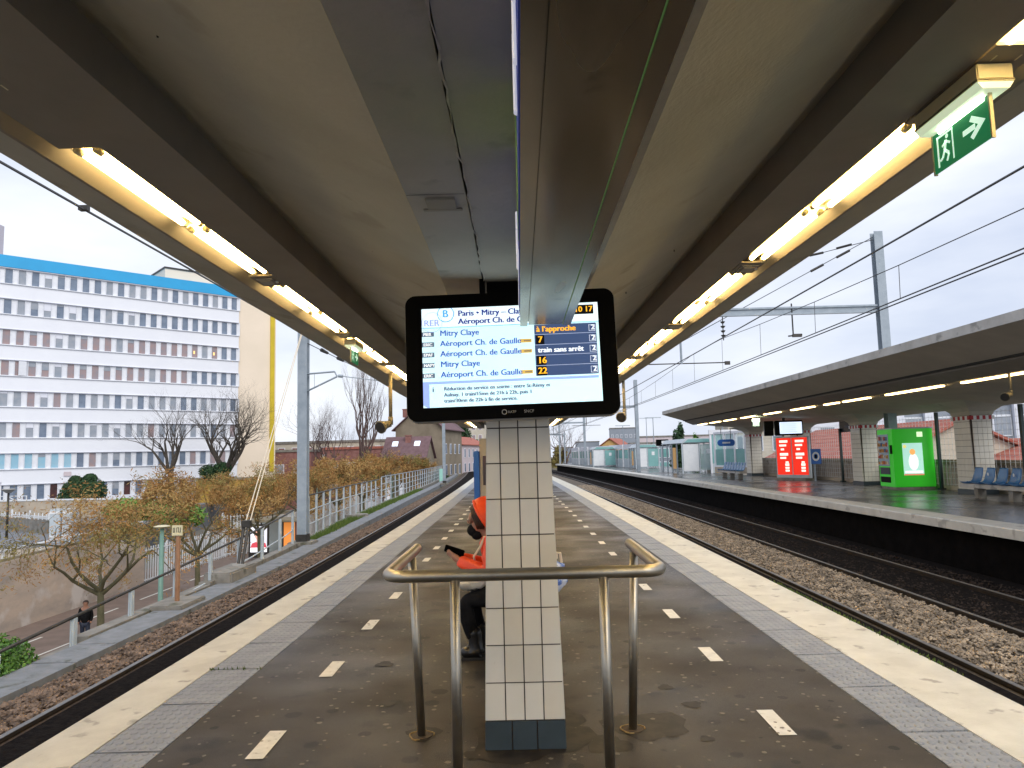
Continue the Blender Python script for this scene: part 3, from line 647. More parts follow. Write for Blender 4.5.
b.box(.0105, .0127, 2.25, 3.05, 2.23, 2.255); b.build('white_marks', pm('sign_white', (.8, .8, .8), emis=(.8, .8, .9), es=.35), f, world=True)
MB().box(.05, .19, .2, .3, 2.545, 2.552).box(.05, .19, 2.6, 2.7, 2.545, 2.552).build('hanger', 'steel', t, world=True)
for y in (.25, 2.65): pass

# ------------------------------------------------------------------ information screen
scr = thing('information_screen', 'wide black-framed departure screen with blue and amber rows hanging before the tiled column', 'screen', (-.032, 3.86, 2.135))
scr.rotation_euler = (radians(-3), radians(-.9), 0)
def rrect(w, h, r, n=6):
    p = []
    for cxx, cz, a0 in ((w/2-r, h/2-r, 0), (-w/2+r, h/2-r, 90), (-w/2+r, -h/2+r, 180), (w/2-r, -h/2+r, 270)):
        for i in range(n+1): a = radians(a0+90*i/n); p.append((cxx+r*cos(a), cz+r*sin(a)))
    return p
MB().prism(rrect(1.128, .685, .055), 'y', -.045, .05).build('frame', 'black', scr)
MB().prism(rrect(1.136, .693, .058), 'y', -.028, .045).build('rim', 'grey_edge', scr)
W_, H_ = .950, .537; X0, Z1 = -.476, .266
disp = MB().box(X0, X0+W_, -.0475, -.0455, Z1-H_, Z1).build('display', glow('screen_pale', (.66, .93, 1.0), .66), scr)
def U(u): return X0+u*W_
def V(v): return Z1-v*H_
LAYER = [-.0482]
def lay(mat, rects=(), texts=(), polys=(), name='screen_area', dy=0):
    b = MB(); y = LAYER[0]-.0002*dy
    if name == 'screen_area' and 1 < len(rects) <= 8:
        for rc in rects[1:]: lay(mat, [rc], name=name, dy=dy)
        rects = rects[:1]
    for u0, v0, u1, v1 in rects: b.quad((U(u0), y, V(v1)), (U(u1), y, V(v1)), (U(u1), y, V(v0)), (U(u0), y, V(v0)))
    for pl in polys: b.add([(U(u), y, V(v)) for u, v in pl], [tuple(range(len(pl)))])
    for s_, u, v, size, bold in texts:
        q = MB()
        for k in range(4 if bold > .0003 else (3 if bold else 2)): q.text(s_, size*.965, Matrix(((1, 0, 0, U(u)+k*.0012), (0, 0, 1, y-k*.00004), (0, 1, 0, V(v)+(.0005 if k == 1 else 0)), (0, 0, 0, 1))), 0)
        q.build(name, mat, disp)
    if b.v: return b.build(name, mat, disp)
def g(n, c, s=.74): return glow('scr_'+n, c, s)
rows = [.205+.105*i for i in range(6)]
lay(g('white', (.80, .95, 1.0)), [(.0, .0, 1, .185)])
lay(g('navy', (.045, .075, .17)), [(.635, rows[0]+.004, .985, rows[5]-.004)], dy=1)
lay(g('rule', (.30, .55, .85)), [(0, .192, 1, .202)], dy=1)
lay(g('line', (.35, .55, .72)), [(0, r-.0025, .635, r) for r in rows[1:5]], dy=1)
lay(g('rowline', (.35, .42, .62)), [(.635, r-.004, .985, r+.001) for r in rows[1:5]], dy=2)
lay(g('periwinkle', (.30, .42, .85)), [(0, .742, .985, .768), (0, .768, .035, .96)], polys=[[(0, .96), (.035, .96), (.035, 1), (.022, 1), (0, .975)]], dy=1)
lay(g('navytext', (.02, .035, .24)), texts=[('Paris • Mitry – Claye', .205, .085, .046, .0004), ('Aéroport Ch. de Gaulle', .205, .168, .046, .0004)], name='lettering', dy=2)
names = ['Mitry Claye', 'Aéroport Ch. de Gaulle', 'Aéroport Ch. de Gaulle', 'Mitry Claye', 'Aéroport Ch. de Gaulle']
lay(g('bluetext', (.035, .09, .40)), texts=[(n, .100, rows[i]+.078, .0465, .0002) for i, n in enumerate(names)], name='lettering', dy=2)
lay(g('chip', (.10, .14, .20)), [(.0, rows[i]+.032, .068, rows[i]+.080) for i in range(5)], dy=2)
lay(g('chiptext', (.8, .85, .9)), texts=[(s_, .006, rows[i]+.071, .024, .0003) for i, s_ in enumerate(['PIER', 'ERIC', 'EPAF', 'NAPY', 'ERIC'])], name='lettering', dy=3)
lay(g('tan', (.62, .42, .10)), [(.552, rows[i]+.036, .618, rows[i]+.074) for i in (1, 2, 4)], dy=2)
lay(g('tan2', (.28, .2, .1)), [(.574, rows[i]+.046, .613, rows[i]+.064) for i in (1, 2, 4)], dy=3)
lay(g('blackbox', (.004, .004, .006)), [(.835, .022, .975, .118), (.642, rows[1]+.006, .690, rows[2]-.006), (.642, rows[3]+.006, .695, rows[4]-.006), (.642, rows[4]+.006, .695, rows[5]-.006)], dy=3)
lay(g('amber', (1.0, .50, .03)), texts=[('à l’approche', .645, rows[0]+.075, .0445, .0006), ('7', .652, rows[1]+.080, .050, .0008), ('16', .646, rows[3]+.080, .050, .0008), ('22', .646, rows[4]+.080, .050, .0008), ('10 17', .866, .093, .0445, .0003)], name='lettering', dy=4)
lay(g('whitetext', (.85, .92, 1.0)), texts=[('train sans arrêt', .650, rows[2]+.076, .041, .0006)]+[('2', .954, r+.073, .040, .001) for r in rows[:5]], name='lettering', dy=4)
bx = []
for r in rows[:5]:
    a, b_, c_, d_ = .943, r+.022, .980, r+.088
    bx += [(a, b_, c_, b_+.005), (a, d_-.005, c_, d_), (a, b_, a+.003, d_), (c_-.003, b_, c_, d_)]
lay(g('boxline', (.55, .62, .75)), bx, dy=4)
lay(g('greytext', (.07, .10, .18)), texts=[('Réduction du service en soirée : entre St-Rémy et', .115, .835, .0288, .0002), ('Aulnay, 1 train/15mn de 21h à 22h, puis 1', .115, .895, .0288, .0002), ('train/30mn de 22h à fin de service.', .115, .955, .0288, .0002), ('i', .050, .845, .040, .001)], name='lettering', dy=2)
def ring(u, v, r, w_, n=40): return [[(u+(r*cos(a))/W_, v-(r*sin(a))/H_), (u+(r*cos(a2))/W_, v-(r*sin(a2))/H_), (u+((r-w_)*cos(a2))/W_, v-((r-w_)*sin(a2))/H_), (u+((r-w_)*cos(a))/W_, v-((r-w_)*sin(a))/H_)] for a, a2 in [(2*pi*i/n, 2*pi*(i+1)/n) for i in range(n)]]
def cutpolys(ps): return [[(max(0, u), max(0, v)) for u, v in p] for p in ps]
lay(g('infobox', (.45, .6, .7)), [(.035, .782, .069, .786), (.035, .858, .069, .862), (.035, .782, .037, .862), (.067, .782, .069, .862)], dy=2)
lay(g('lilac', (.30, .36, .72)), texts=[('RER', .010, .178, .052, .0003)], polys=cutpolys(ring(.058, .14, .056, .003)), name='emblem', dy=2)
lay(g('linkblue', (.08, .36, .72)), texts=[('B', .116, .092, .060, .0022)], polys=cutpolys(ring(.137, .058, .046, .0045)), name='emblem', dy=3)
# maker and operator marks on the lower frame
y = -.0462; b = MB().text('RATP', .018, Matrix(((1, 0, 0, -.03), (0, 0, 1, y), (0, 1, 0, -.3155), (0, 0, 0, 1))))
for i in range(20):
    a, a2 = 2*pi*i/20, 2*pi*(i+1)/20; b.quad(*[(-.049+r*cos(q), y, -.309+r*sin(q)) for r, q in ((.0145, a), (.0145, a2), (.010, a2), (.010, a))])
b.text('SNCF', .022, Matrix(((1, 0, .0, .055), (0, 0, 1, y), (0, 1, 0, -.3165), (0, 0, 0, 1)))); b.build('operator_marks', pm('grey_print', (.35, .34, .33)), scr)
MB().box(-.12, .14, -.02, .03, .343, .41).box(-.16, -.13, -.03, .03, .33, .43).build('bracket', 'black', scr)

# ------------------------------------------------------------------ guard rail
t = thing('guard_rail', 'stainless tube guard rail on four legs in front of the tiled column', 'railing', (0, 4, 0))
def arc(cxx, cy_, r, a0, a1, n=6): return [(cxx+r*cos(radians(a0+(a1-a0)*i/n)), cy_+r*sin(radians(a0+(a1-a0)*i/n)), 1.03) for i in range(n+1)]
pts = [(-.665, 4.62, 1.03), (-.665, 3.66, 1.03)]+arc(-.565, 3.64, .10, 180, 270)+arc(.575, 3.64, .10, 270, 360)+[(.675, 3.66, 1.03), (.675, 4.62, 1.03)]
MB().path(pts, .030, 18).build('top_rail', 'steel2', t, smooth=True, world=True)
for x, y in ((-.33, 3.54), (.385, 3.54), (-.655, 4.33), (.660, 4.36)):
    l = MB().tube((x if abs(x) < .5 else x*.93, y, -.0), (x, y, 1.01), .0245, n=16).build('leg', 'steel2', t, smooth=True, world=True)
    if y > 4:
        X = x*.93; MB().tube((X, y, -.001), (X, y, .006), .06, n=20).build('floor_flange', pm('rusty_flange', (.03, .022, .016), (.10, .06, .02), scale=12, rough=.7), l, world=True)
        b = MB()
        b.path([(X+(.070+.006*sin(3*a))*cos(a), y+(.070+.006*sin(5*a))*sin(a), .004) for a in [k*.36 for k in range(14)]], .0045, 5)
        b.build('flange_rim', pm('ochre_rim', (.22, .14, .04), (.3, .2, .07), scale=10, rough=.6), l, world=True)

# ------------------------------------------------------------------ bench, kiosk behind the column
t = thing('bench', 'backless bench hidden behind the tiled column, seat of the person in orange', 'bench', (0, 6.3, 0))
MB().box(-.26, .26, 5.3, 7.3, .40, .43).build('seat', 'seat_blue', t, world=True, bevel=.008)
for y in (5.5, 7.1): MB().box(-.22, .22, y-.03, y+.03, 0, .40).build('leg', 'dk_metal', t, world=True)
t = thing('ticket_machine', 'blue-sided tan cabinet behind the tiled column and the orange hood', 'vending machine', (-.65, 17.8, 0))
MB().box(-1.12, -.98, 17.4, 18.1, 0, 1.72).build('side_panel', 'blue', t, world=True, bevel=.02)
MB().box(-.978, -.35, 17.45, 18.05, 0, 2.02).build('cabinet', 'cream_wall', t, world=True, bevel=.01)
MB().box(-.9, -.45, 17.435, 17.448, .9, 1.6).build('display', 'g_dark', t, world=True)

# ================================================================== LEFT SIDE
def fence_part(y0, y1, step, label, top=.98, zb=-1.0, n_mid=1, post='gal_l', rail_m='gal', name='railing', slope=0):
    t = thing(name, label, 'railing', (-6.72+FX((y0+y1)/2), (y0+y1)/2, zb))
    ys = frange(y0, y1, 3)
    hh = lambda q: zb+top-slope*(y1-q); q0 = top-slope*(y1-y0)
    MB().path([(-6.72+FX(q), q, hh(q)) for q in ys], .026, 8).build('top_rail', 'dk_metal' if y0 < 24 else rail_m, t, world=True, smooth=True)
    for k in range(n_mid):
        z = top*(1-(k+.9)/(n_mid+1.0))
        MB().path([(-6.72+FX(q), q, hh(q)-z) for q in ys], .018, 6).build('mid_rail', post, t, world=True, smooth=True)
    y = y0
    while y <= y1+.01:
        X = -6.72+FX(y); MB().box(X-.03, X+.03, y-.045, y+.045, min(zb-.15, hh(y)-1.1), hh(y)-.02).box(X-.005, X+.005, y-.07, y+.07, min(zb-.15, hh(y)-1.1), hh(y)-.06).build('post', post, t, world=True); y += step
    return t
fence_part(9.4, 22.4, 1.62, 'low metal railing nearest the camera beside the left track, with a dark top rail', zb=-1.02, top=1.10, slope=.064)
fence_part(23.3, 42.0, 1.45, 'metal railing past the big grey mast beside the grass verge', zb=-1.0, top=1.40, n_mid=2)
fence_part(42.9, 92, 1.9, 'far pale railing of many posts toward the brown house', top=1.5, zb=-1.0, n_mid=3)
# concrete foot blocks, mast, bracket arms
def hsec(b, x, y, z0, z1, w=.26, d=.26, tk=.02):
    return b.box(x-w/2, x+w/2, y-d/2, y-d/2+tk, z0, z1).box(x-w/2, x+w/2, y+d/2-tk, y+d/2, z0, z1).box(x-tk/2, x+tk/2, y-d/2+tk+.001, y+d/2-tk-.001, z0, z1)
def mast(x, y, z0, z1, label, arms=None, w=.3, foot=True):
    t = thing('catenary_mast', label, 'mast', (x, y, z0), 0, 'grey masts holding the overhead wires')
    hsec(MB(), 0, 0, 0, z1-z0, w, w).build('post', 'gal', t)
    if foot:
        MB().cbox((0, 0, .06), (.75, .8, .14)).build('foot', 'concrete', t, bevel=.02)
        MB().cbox((0, 0, .24), (w+.05, w+.05, .22)).build('base_plate', 'dk_metal', t, bevel=.01)
    return t
mL = mast(-6.88, 22.9, -1.05, 7.6, 'tall grey mast at left rising past the canopy lamps, in the railing line')
b = MB().tube((.0, 0, 5.4), (1.0, 0, 5.46), .028, n=8).tube((1.0, 0, 5.46), (1.08, 0, 5.30), .022, n=8).tube((1.08, 0, 5.30), (.0, 0, 4.80), .028, n=8).tube((.35, 0, 5.42), (.35, 0, 4.98), .008, n=6)
b.build('registration_arm', 'gal', mL)
MB().tube((1.06, 0, 5.33), (2.5, 0, 5.12), .012, n=6).tube((1.12, 0, 5.32), (1.26, 0, 5.30), .05, .05, n=8).build('steady_arm', 'gal', mL)
mast(-7.25, 69, -1.0, 8.2, 'slim grey mast at left beside the brown gabled house', w=.28)
# mast guys and anchor
t = thing('guy_anchor', 'pair of pale guy wires slanting from the left mast to a concrete block', 'guy wire', (-6.75, 16.9, -1.0))
for dx in (-.05, .05): MB().tube((-6.86+dx*.3, 22.6, 5.6), (-6.62+dx, 17.6, .18), .014, n=6).build('guy_wire', 'tote', t, world=True)
MB().tube((-6.68, 17.5, .10), (-6.60, 16.95, -.78), .035, n=8).tube((-6.56, 17.5, .14), (-6.50, 16.95, -.78), .035, n=8).cbox((-6.60, 17.45, .12), (.2, .12, .16)).build('tensioner', 'dk_metal', t, world=True)
MB().tube((-6.7, 16.9, -.78), (-6.4, 16.9, -.80), .05, n=8).build('anchor_rod', 'grey_edge', t, world=True)
MB().cbox((-6.62, 16.6, -.91), (.62, 1.5, .26)).build('block', 'concrete', t, world=True, bevel=.03)
# signal plate on a rusty post
t = thing('track_sign', 'cream number plate on a rusty post by the left railing', 'sign', (-6.42, 13.6, -1.0))
MB().tube((0, 0, .0), (0, 0, 1.25), .045, n=8).build('post', 'rust_post', t)
p = MB().cbox((.0, -.05, 1.36), (.20, .02, .19)).build('plate', 'cream_plate', t, bevel=.005)
b = MB()
for i, u in enumerate((-.07, -.045, -.005, .03, .065)): b.cbox((u, -.0615, 1.37), (.012, .002, .09))
b.cbox((-.057, -.0615, 1.33), (.035, .002, .012)); b.cbox((.015, -.0615, 1.41), (.03, .002, .012)); b.cbox((.048, -.0615, 1.33), (.03, .002, .012)); b.build('digits', 'dk_metal', p)
MB().cbox((.02, 0, -.04), (.6, 1.0, .22)).build('block', 'concrete', t, bevel=.02)
# hedge and manhole
def leafball(b, c, r, n, s, rs, shell=.55):
    for _ in range(n):
        d = Vector((rs.gauss(0, 1), rs.gauss(0, 1), rs.gauss(0, 1))).normalized(); k = (shell+(1-shell)*rs.random())
        p = Vector((c[0]+d.x*r[0]*k, c[1]+d.y*r[1]*k, c[2]+d.z*r[2]*k))
        a = (d+Vector((rs.uniform(-1, 1), rs.uniform(-1, 1), rs.uniform(-1, 1)))*.9).normalized(); u = a.orthogonal().normalized(); v = a.cross(u); q = rs.uniform(.6, 1.3)*s
        b.add([p-u*q*.5, p+v*q*.32, p+u*q*.5, p-v*q*.32], [(0, 1, 2, 3)])
def bush(name, label, cat, blobs, mat, n, s, seed, core=None, group=None):
    rs = random.Random(seed); t = thing(name, label, cat, blobs[0][0], 0, group)
    c0 = blobs[0][0]; b = MB()
    for c, r in blobs: leafball(b, (c[0]-c0[0], c[1]-c0[1], c[2]-c0[2]), r, n, s, rs)
    b.build('foliage', mat, t)
    b = MB()
    for k in range(9): a = rs.uniform(0, 6.28); b.path([(0, 0, -blobs[0][1][2]), (cos(a)*.2*blobs[0][1][0], sin(a)*.2*blobs[0][1][1], 0), (cos(a)*.55*blobs[0][1][0], sin(a)*.55*blobs[0][1][1], .5*blobs[0][1][2])], [.03*s/.05, .02*s/.05, .01*s/.05], 5)
    b.build('branches', core or 'bark', t); return t
bush('clipped_hedge', 'bright green leafy hedge at the left edge of the photo', 'hedge', [((-7.2, 9.3, -1.12), (.72, .72, .5)), ((-7.35, 10.0, -1.15), (.7, .6, .5)), ((-7.3, 8.4, -1.05), (.7, .7, .5))], 'leaf_h', 9000, .055, 31)
t = thing('inspection_cover', 'round grey manhole cover on the grass verge beside the far railing', 'manhole', (-7.6, 33.5, -1.06)); MB().tube((0, 0, 0), (0, 0, .14), .55, n=24).build('cover', 'concrete', t, bevel=.02)
# green lamp posts on the street
def street_post(x, y, label, h=5.5, z=-5.19, mat='green_post'):
    t = thing('street_lamp', label, 'street lamp', (x, y, z), 0, 'slim street lamps among the brown trees')
    MB().tube((0, 0, 0), (0, 0, h), .09 if h > 5 else .07, .055, n=10).build('post', mat, t, smooth=True)
    MB().tube((0, 0, h-.02), (0, 0, h+.03), .10, .22, n=16).tube((0, 0, h+.031), (0, 0, h+.06), .22, .12, n=16).build('lamp_head', 'cream_plate', t, smooth=False); return t
street_post(-9.9, 20.0, 'green street lamp nearest the camera, standing just behind the left railing', 5.05)
street_post(-15.6, 55.5, 'slim street lamp between brown trees right of the big mast')
street_post(-14.9, 84, 'small street lamp before the mauve-roofed house', 5.8)
street_post(-15.3, 69, 'slim dark street lamp left of the mauve-roofed house', 4.6, mat='dk_metal')
t = thing('street_lamp', 'dark street lamp with a wide flat head on the grassy terrace at far left', 'street lamp', (-31.95, 45, -2.95))
MB().tube((0, 0, 0), (0, 0, 3.0), .075, .06, n=10).build('post', 'dk_metal', t, smooth=True)
MB().tube((0, 0, 2.98), (0, 0, 3.2), .12, .42, n=18).tube((0, 0, 3.201), (0, 0, 3.25), .42, .3, n=18).build('lamp_head', 'grey_edge', t)

# retaining wall with hand rail, wall beyond
t = thing('retaining_wall', 'long stained tan retaining wall behind the nearest brown tree', 'wall', (-24, 30, -5.2))
wy = [-5, 10, 20, 30, 36, 41.5]
vs = []
for y in wy:
    zt = float(np.interp(y, [-5, 30, 41], [-2.35, -2.29, -2.08])); x = -21.5
    vs += [(x, y, -5.3), (x-.35, y, -5.3), (x-.35, y, zt), (x, y, zt)]
fs = [(0, 1, 2, 3)]
for i in range(len(wy)-1): fs += [(4*i+(k+1) % 4, 4*i+k, 4*i+4+k, 4*i+4+(k+1) % 4) for k in range(4)]
fs.append(tuple(4*(len(wy)-1)+k for k in (3, 2, 1, 0)))
MB().add(vs, fs).build('wall', 'retwall', t, world=True)
MB().path([(-21.65, y, float(np.interp(y, [-5, 30, 41], [-2.35, -2.29, -2.08]))+.02) for y in wy], .13, 4).build('coping', 'brown_rail', t, world=True)
hr = thing('hand_rail', 'low white hand rail along the top of the tan retaining wall', 'railing', (-24.3, 30, -2.7))
MB().path([(-21.7, y, float(np.interp(y, [-5, 30, 41], [-2.35, -2.29, -2.08]))+.42) for y in wy], .055, 6).build('rail', 'white_p', hr, world=True)
for k in range(11):
    y = 16+k*2.4; z = float(np.interp(y, [-5, 30, 41], [-2.35, -2.29, -2.08])); MB().box(-21.73, -21.67, y-.04, y+.04, z, z+.42).build('post', 'white_p', hr, world=True)
def wallseg(name, label, p0, p1, z0, z1, th, mat, cap=None, cat='wall'):
    t = thing(name, label, cat, ((p0[0]+p1[0])/2, (p0[1]+p1[1])/2, z0)); d = Vector((p1[0]-p0[0], p1[1]-p0[1], 0)); L_ = d.length; a = math.atan2(d.y, d.x)
    MB().cbox((0, 0, (z1-z0)/2), (L_, th, z1-z0), a).build('wall', mat, t)
    if cap: MB().cbox((0, 0, z1-z0+.06), (L_+.1, th+.12, .12), a).build('coping', cap, t)
    return t, a, L_
wallseg('terrace_wall', 'low dark grey wall curving across the terrace before the white building, left part', (-40, 53.5), (-30.5, 47), -2.75, -1.85, .3, 'concrete')
wallseg('terrace_wall', 'low grey wall on the terrace ending at the grey cabinet', (-30.4, 47), (-25.3, 43.2), -2.75, -1.85, .3, 'concrete')
wallseg('terrace_wall', 'cream stone wall below the ground-floor windows of the white building', (-47, 62), (-31, 60), -2.75, -1.25, .3, 'cream_wall', 'white_p')
def picket(label, p0, p1, z, h, step=.28, name='picket_fence', n_post=5, mat='white_p'):
    t = thing(name, label, 'fence', (p0[0], p0[1], z)); d = Vector((p1[0]-p0[0], p1[1]-p0[1], 0)); L_ = d.length; a = math.atan2(d.y, d.x); e = d.normalized()
    b = MB(); n = int(L_/step)
    for i in range(n): q = e*(i+.5)*step; b.cbox((q.x, q.y, h*.5), (.05, .05, h), a)
    for zz in (.12, h-.2): m = e*L_/2; b.cbox((m.x, m.y, zz), (L_, .04, .07), a)
    b.build('panel', mat, t)
    for i in range(n_post): q = e*L_*i/(n_post-1); MB().cbox((q.x, q.y, (h+.15)/2), (.1, .1, h+.15), a).build('post', mat, t)
    return t
picket('white picket railing on top of the dark grey terrace wall', (-40, 53.4), (-30.6, 46.9), -1.85, .42, .6)
picket('white barred fence with gate between the tan wall and the peeling white wall', (-21.9, 42.0), (-21.4, 52.6), -5.19, 2.0, .26)
picket('second run of tall white bars leaning back behind the tree trunk', (-21.9, 53.2), (-20.6, 54.4), -5.19, 3.0, .24, n_post=2)
t = thing('utility_cabinet', 'pair of tall grey cabinets standing on the terrace by the tan wall', 'cabinet', (-26.6, 41.6, -2.72))
for s in (0, .72):
    c = MB().cbox((s, 0, .95), (.62, .6, 1.9)).build('cabinet', 'gal_l', t, bevel=.02)
    for zz in (1.7, .35): MB().cbox((s, -.305, zz), (.6, .02, .15)).build('label_plate', 'white_p', c)
bush('garden_bush', 'green and ochre bushes on the terrace behind the second brown tree', 'bush', [((-31.5, 58, -2.0), (2.0, 1.5, 1.0)), ((-28.5, 57, -2.0), (2.4, 1.5, 1.0)), ((-26, 55.5, -2.4), (2.0, 1.4, 1.0))], 'leaf_l', 1500, .3, 35)
bush('conifer', 'round dark green conifer in front of the ground-floor windows', 'conifer', [((-42.2, 69, -1.2), (1.75, 1.6, 1.7)), ((-41.0, 69, -.9), (1.3, 1.5, 1.4)), ((-42.6, 69, .1), (.6, .6, .6)), ((-41.3, 69.2, .35), (.6, .6, .5)), ((-43, 69.2, -1.6), (1.3, 1.3, 1.2))], 'leaf_g', 3600, .24, 36)
bush('low_shrub', 'low dark shrub under the white building windows', 'shrub', [((-37.2, 69, -2.0), (1.6, .8, .5)), ((-35.6, 69, -1.8), (.5, .5, .8))], 'leaf_g', 900, .2, 37)
bush('conifer', 'small dark green conifer between the two bare branching trees', 'conifer', [((-33.8, 78.5, .6), (1.2, 1.0, .9)), ((-32.4, 78.5, .9), (1.0, 1.0, .8))], 'leaf_g', 1500, .22, 38)

# peeling white garden wall along the street
pw = [(-21.2, 54.0), (-18.8, 60), (-17.9, 72), (-17.6, 84)]
t = thing('garden_wall', 'peeling white garden wall behind the bus shelter', 'wall', (-19, 62, -5.2))
vs = []
for (x, y), zt in zip(pw, (-2.75, -2.65, -2.5, -2.2)): vs += [(x, y, -5.25), (x-.3, y, -5.25), (x-.3, y, zt), (x, y, zt)]
fs = [(0, 1, 2, 3)]
for i in range(3): fs += [(4*i+(k+1) % 4, 4*i+k, 4*i+4+k, 4*i+4+(k+1) % 4) for k in range(4)]
MB().add(vs, fs+[(15, 14, 13, 12)]).build('wall', 'peel', t, world=True)
MB().path([(x-.15, y, zt+.05) for (x, y), zt in zip(pw, (-2.75, -2.65, -2.5, -2.2))], .2, 4).build('coping', 'brown_rail', t, world=True)
t, a, l_ = wallseg('white_panel_wall', 'tall white wall with grey openings beyond the brown trees, under the mauve roof', (-18.6, 86), (-13.2, 118), -5.2, -1.0, .3, 'wall_band')
for i in range(7): MB().cbox((-.0+(-13.2+18.6)*((i+.5)/7-.5)+.2, 32*((i+.5)/7-.5), 2.6), (2.2, .05, 1.4), a).build('opening', 'g_grey' if i % 2 else 'g_dark', t)
for i in range(6):
    x = -14.6+.66*i; MB()
    g_ = thing('gate_pillar', f'white gate pillar number {i+1} from the left along the street beyond the trees' if 0 else ['white gate pillar right of the slim dark street lamp', 'white gate pillar below the left end of the mauve roof', 'white gate pillar below the mauve roof chimney', 'white gate pillar just left of the brown gabled house', 'white gate pillar before the brown gabled house', 'farthest white gate pillar near the slim mast'][i], 'pillar', (-15.5+.45*i, 75+7*i, -5.2), 0, 'white pillars along the street')
    MB().cbox((0, 0, 1.9), (.55, .55, 3.8)).build('shaft', 'wall_band', g_); MB().cbox((0, 0, 3.86), (.7, .7, .12)).build('cap', 'fascia', g_)

# bus shelter with backlit portrait poster
t = thing('bus_shelter', 'street shelter with a dark frame and portrait poster behind the left railing', 'bus shelter', (-18.2, 50, -5.19))
MB().box(-.55, 3.0, -.15, 2.2, 2.62, 2.78).build('roof', 'brown_rail', t, bevel=.02)
for x, y in ((-.45, 2.1), (2.9, 2.1), (2.9, 0)): MB().box(x-.04, x+.04, y-.04, y+.04, 0, 2.62).build('post', 'dk_metal', t)
MB().box(-.4, 2.85, 2.08, 2.11, .3, 2.5).build('glass_panel', 'glass', t)
MB().box(1.0, 2.4, 1.2, 1.6, .42, .5).box(1.1, 1.15, 1.3, 1.5, 0, .42).box(2.2, 2.25, 1.3, 1.5, 0, .42).build('bench', 'dk_metal', t)
ps = MB().box(-.55, .85, -.05, .05, .25, 2.5).build('poster_case', 'dk_metal', t, bevel=.02)
pb = MB().box(-.42, .72, -.056, -.051, .62, 2.36).build('poster', glow('poster_back', (.62, .62, .68), .75), ps)
def disc(c, rx, rz, y, n=24): return [(c[0]+rx*cos(2*pi*i/n), y, c[1]+rz*sin(2*pi*i/n)) for i in range(n)]
def flat(mat, *polys, nm='print'): 
    b = MB()
    for p in polys: b.add(p, [tuple(range(len(p)))])
    return b.build(nm, mat, pb)
flat(glow('pr_hair', (.09, .05, .04), .8), disc((.16, 1.92), .34, .38, -.0565)); flat(glow('pr_skin', (.62, .33, .25), .8), disc((.16, 1.78), .26, .38, -.057), [(.02, -.0568, 1.5), (.30, -.0568, 1.5), (.34, -.0568, 1.15), (-.02, -.0568, 1.15)])
flat(glow('pr_shirt', (.5, .06, .08), .8), [(-.42, -.0572, .62+.3), (.72, -.0572, .92), (.62, -.0572, 1.22), (.34, -.0572, 1.32), (.16, -.0572, 1.16), (-.02, -.0572, 1.32), (-.3, -.0572, 1.22)])
flat(glow('pr_white', (.8, .8, .85), .8), [(-.42, -.0576, .63), (.72, -.0576, .63), (.72, -.0576, .93), (-.42, -.0576, .93)])
flat(glow('pr_face', (.12, .05, .05), .8), disc((.05, 1.86), .05, .022, -.0576, 10), disc((.27, 1.86), .05, .022, -.0576, 10), disc((.16, 1.60), .07, .022, -.0576, 10), [(.15, -.0576, 1.7), (.19, -.0576, 1.7), (.17, -.0576, 1.8)])
t = thing('advert_panel', 'orange and dark street advert case seen just right of the big mast', 'advert panel', (-15.9, 50.5, -5.19))
MB().box(-.7, .9, -.08, .08, .3, 2.7).box(-.05, .25, -.05, .05, 0, .3).build('case', 'dk_metal', t, bevel=.02)
MB().box(-.58, .2, -.086, -.081, .5, 2.55).build('poster', glow('advert_orange', (.62, .22, .05), .7), t); MB().box(.25, .8, -.086, -.081, .5, 2.55).build('poster', glow('advert_dark', (.12, .05, .04), .7), t)
# parked cars beyond
def car(x, y, label, mat, rz):
    t = thing('parked_car', label, 'car', (x, y, -5.19), rz, 'cars parked along the street')
    prof = [(-2.1, .35), (-2.1, .75), (-1.9, .88), (-1.2, .95), (-.6, 1.42), (.9, 1.45), (1.6, 1.0), (2.05, .9), (2.1, .4)]
    MB().prism(prof, 'x', -.85, .85).build('body', mat, t, bevel=.05)
    MB().prism([(-1.1, .97), (-.58, 1.36), (.85, 1.38), (1.4, 1.0)], 'x', -.862, .862).build('windows', 'g_dark', t)
    for sx in (-.8, .8):
        for sy in (-1.3, 1.3): wv = MB().tube((sx-.09, sy, .33), (sx+.09, sy, .33), .33, n=16).build('wheel', 'black', t); MB().tube((sx-.095, sy, .33), (sx+.095, sy, .33), .18, n=12).build('rim', 'grey_edge', wv)
    for sx in (-.6, .6): MB().cbox((sx, -2.08, .7), (.3, .06, .14)).build('headlight', 'white_p', t)
car(-14.0, 72, 'dark car parked under the brown trees nearest the railing', pm('car_dark', (.02, .02, .03), rough=.3), .05)
car(-13.2, 79, 'dark red car parked beside the white pillars', pm('car_red', (.25, .02, .02), rough=.3), .05)
car(-12.6, 88, 'small blue-grey car parked farther along the street', pm('car_blue', (.05, .09, .16), rough=.3), .05)

# ------------------------------------------------------------------ white office building
d45 = Vector((.727, .687, 0)).normalized(); nrm = Vector((d45.y, -d45.x, 0))   # facade direction, outward normal
A = Vector((-53.9, 71.6, 0)); Lf = 25.9; ANG = math.atan2(d45.y, d45.x)
ob = thing('office_building', 'long white office block with rows of narrow windows and a cyan roof band', 'building', tuple(A+Vector((0, 0, -2.72))), ANG)
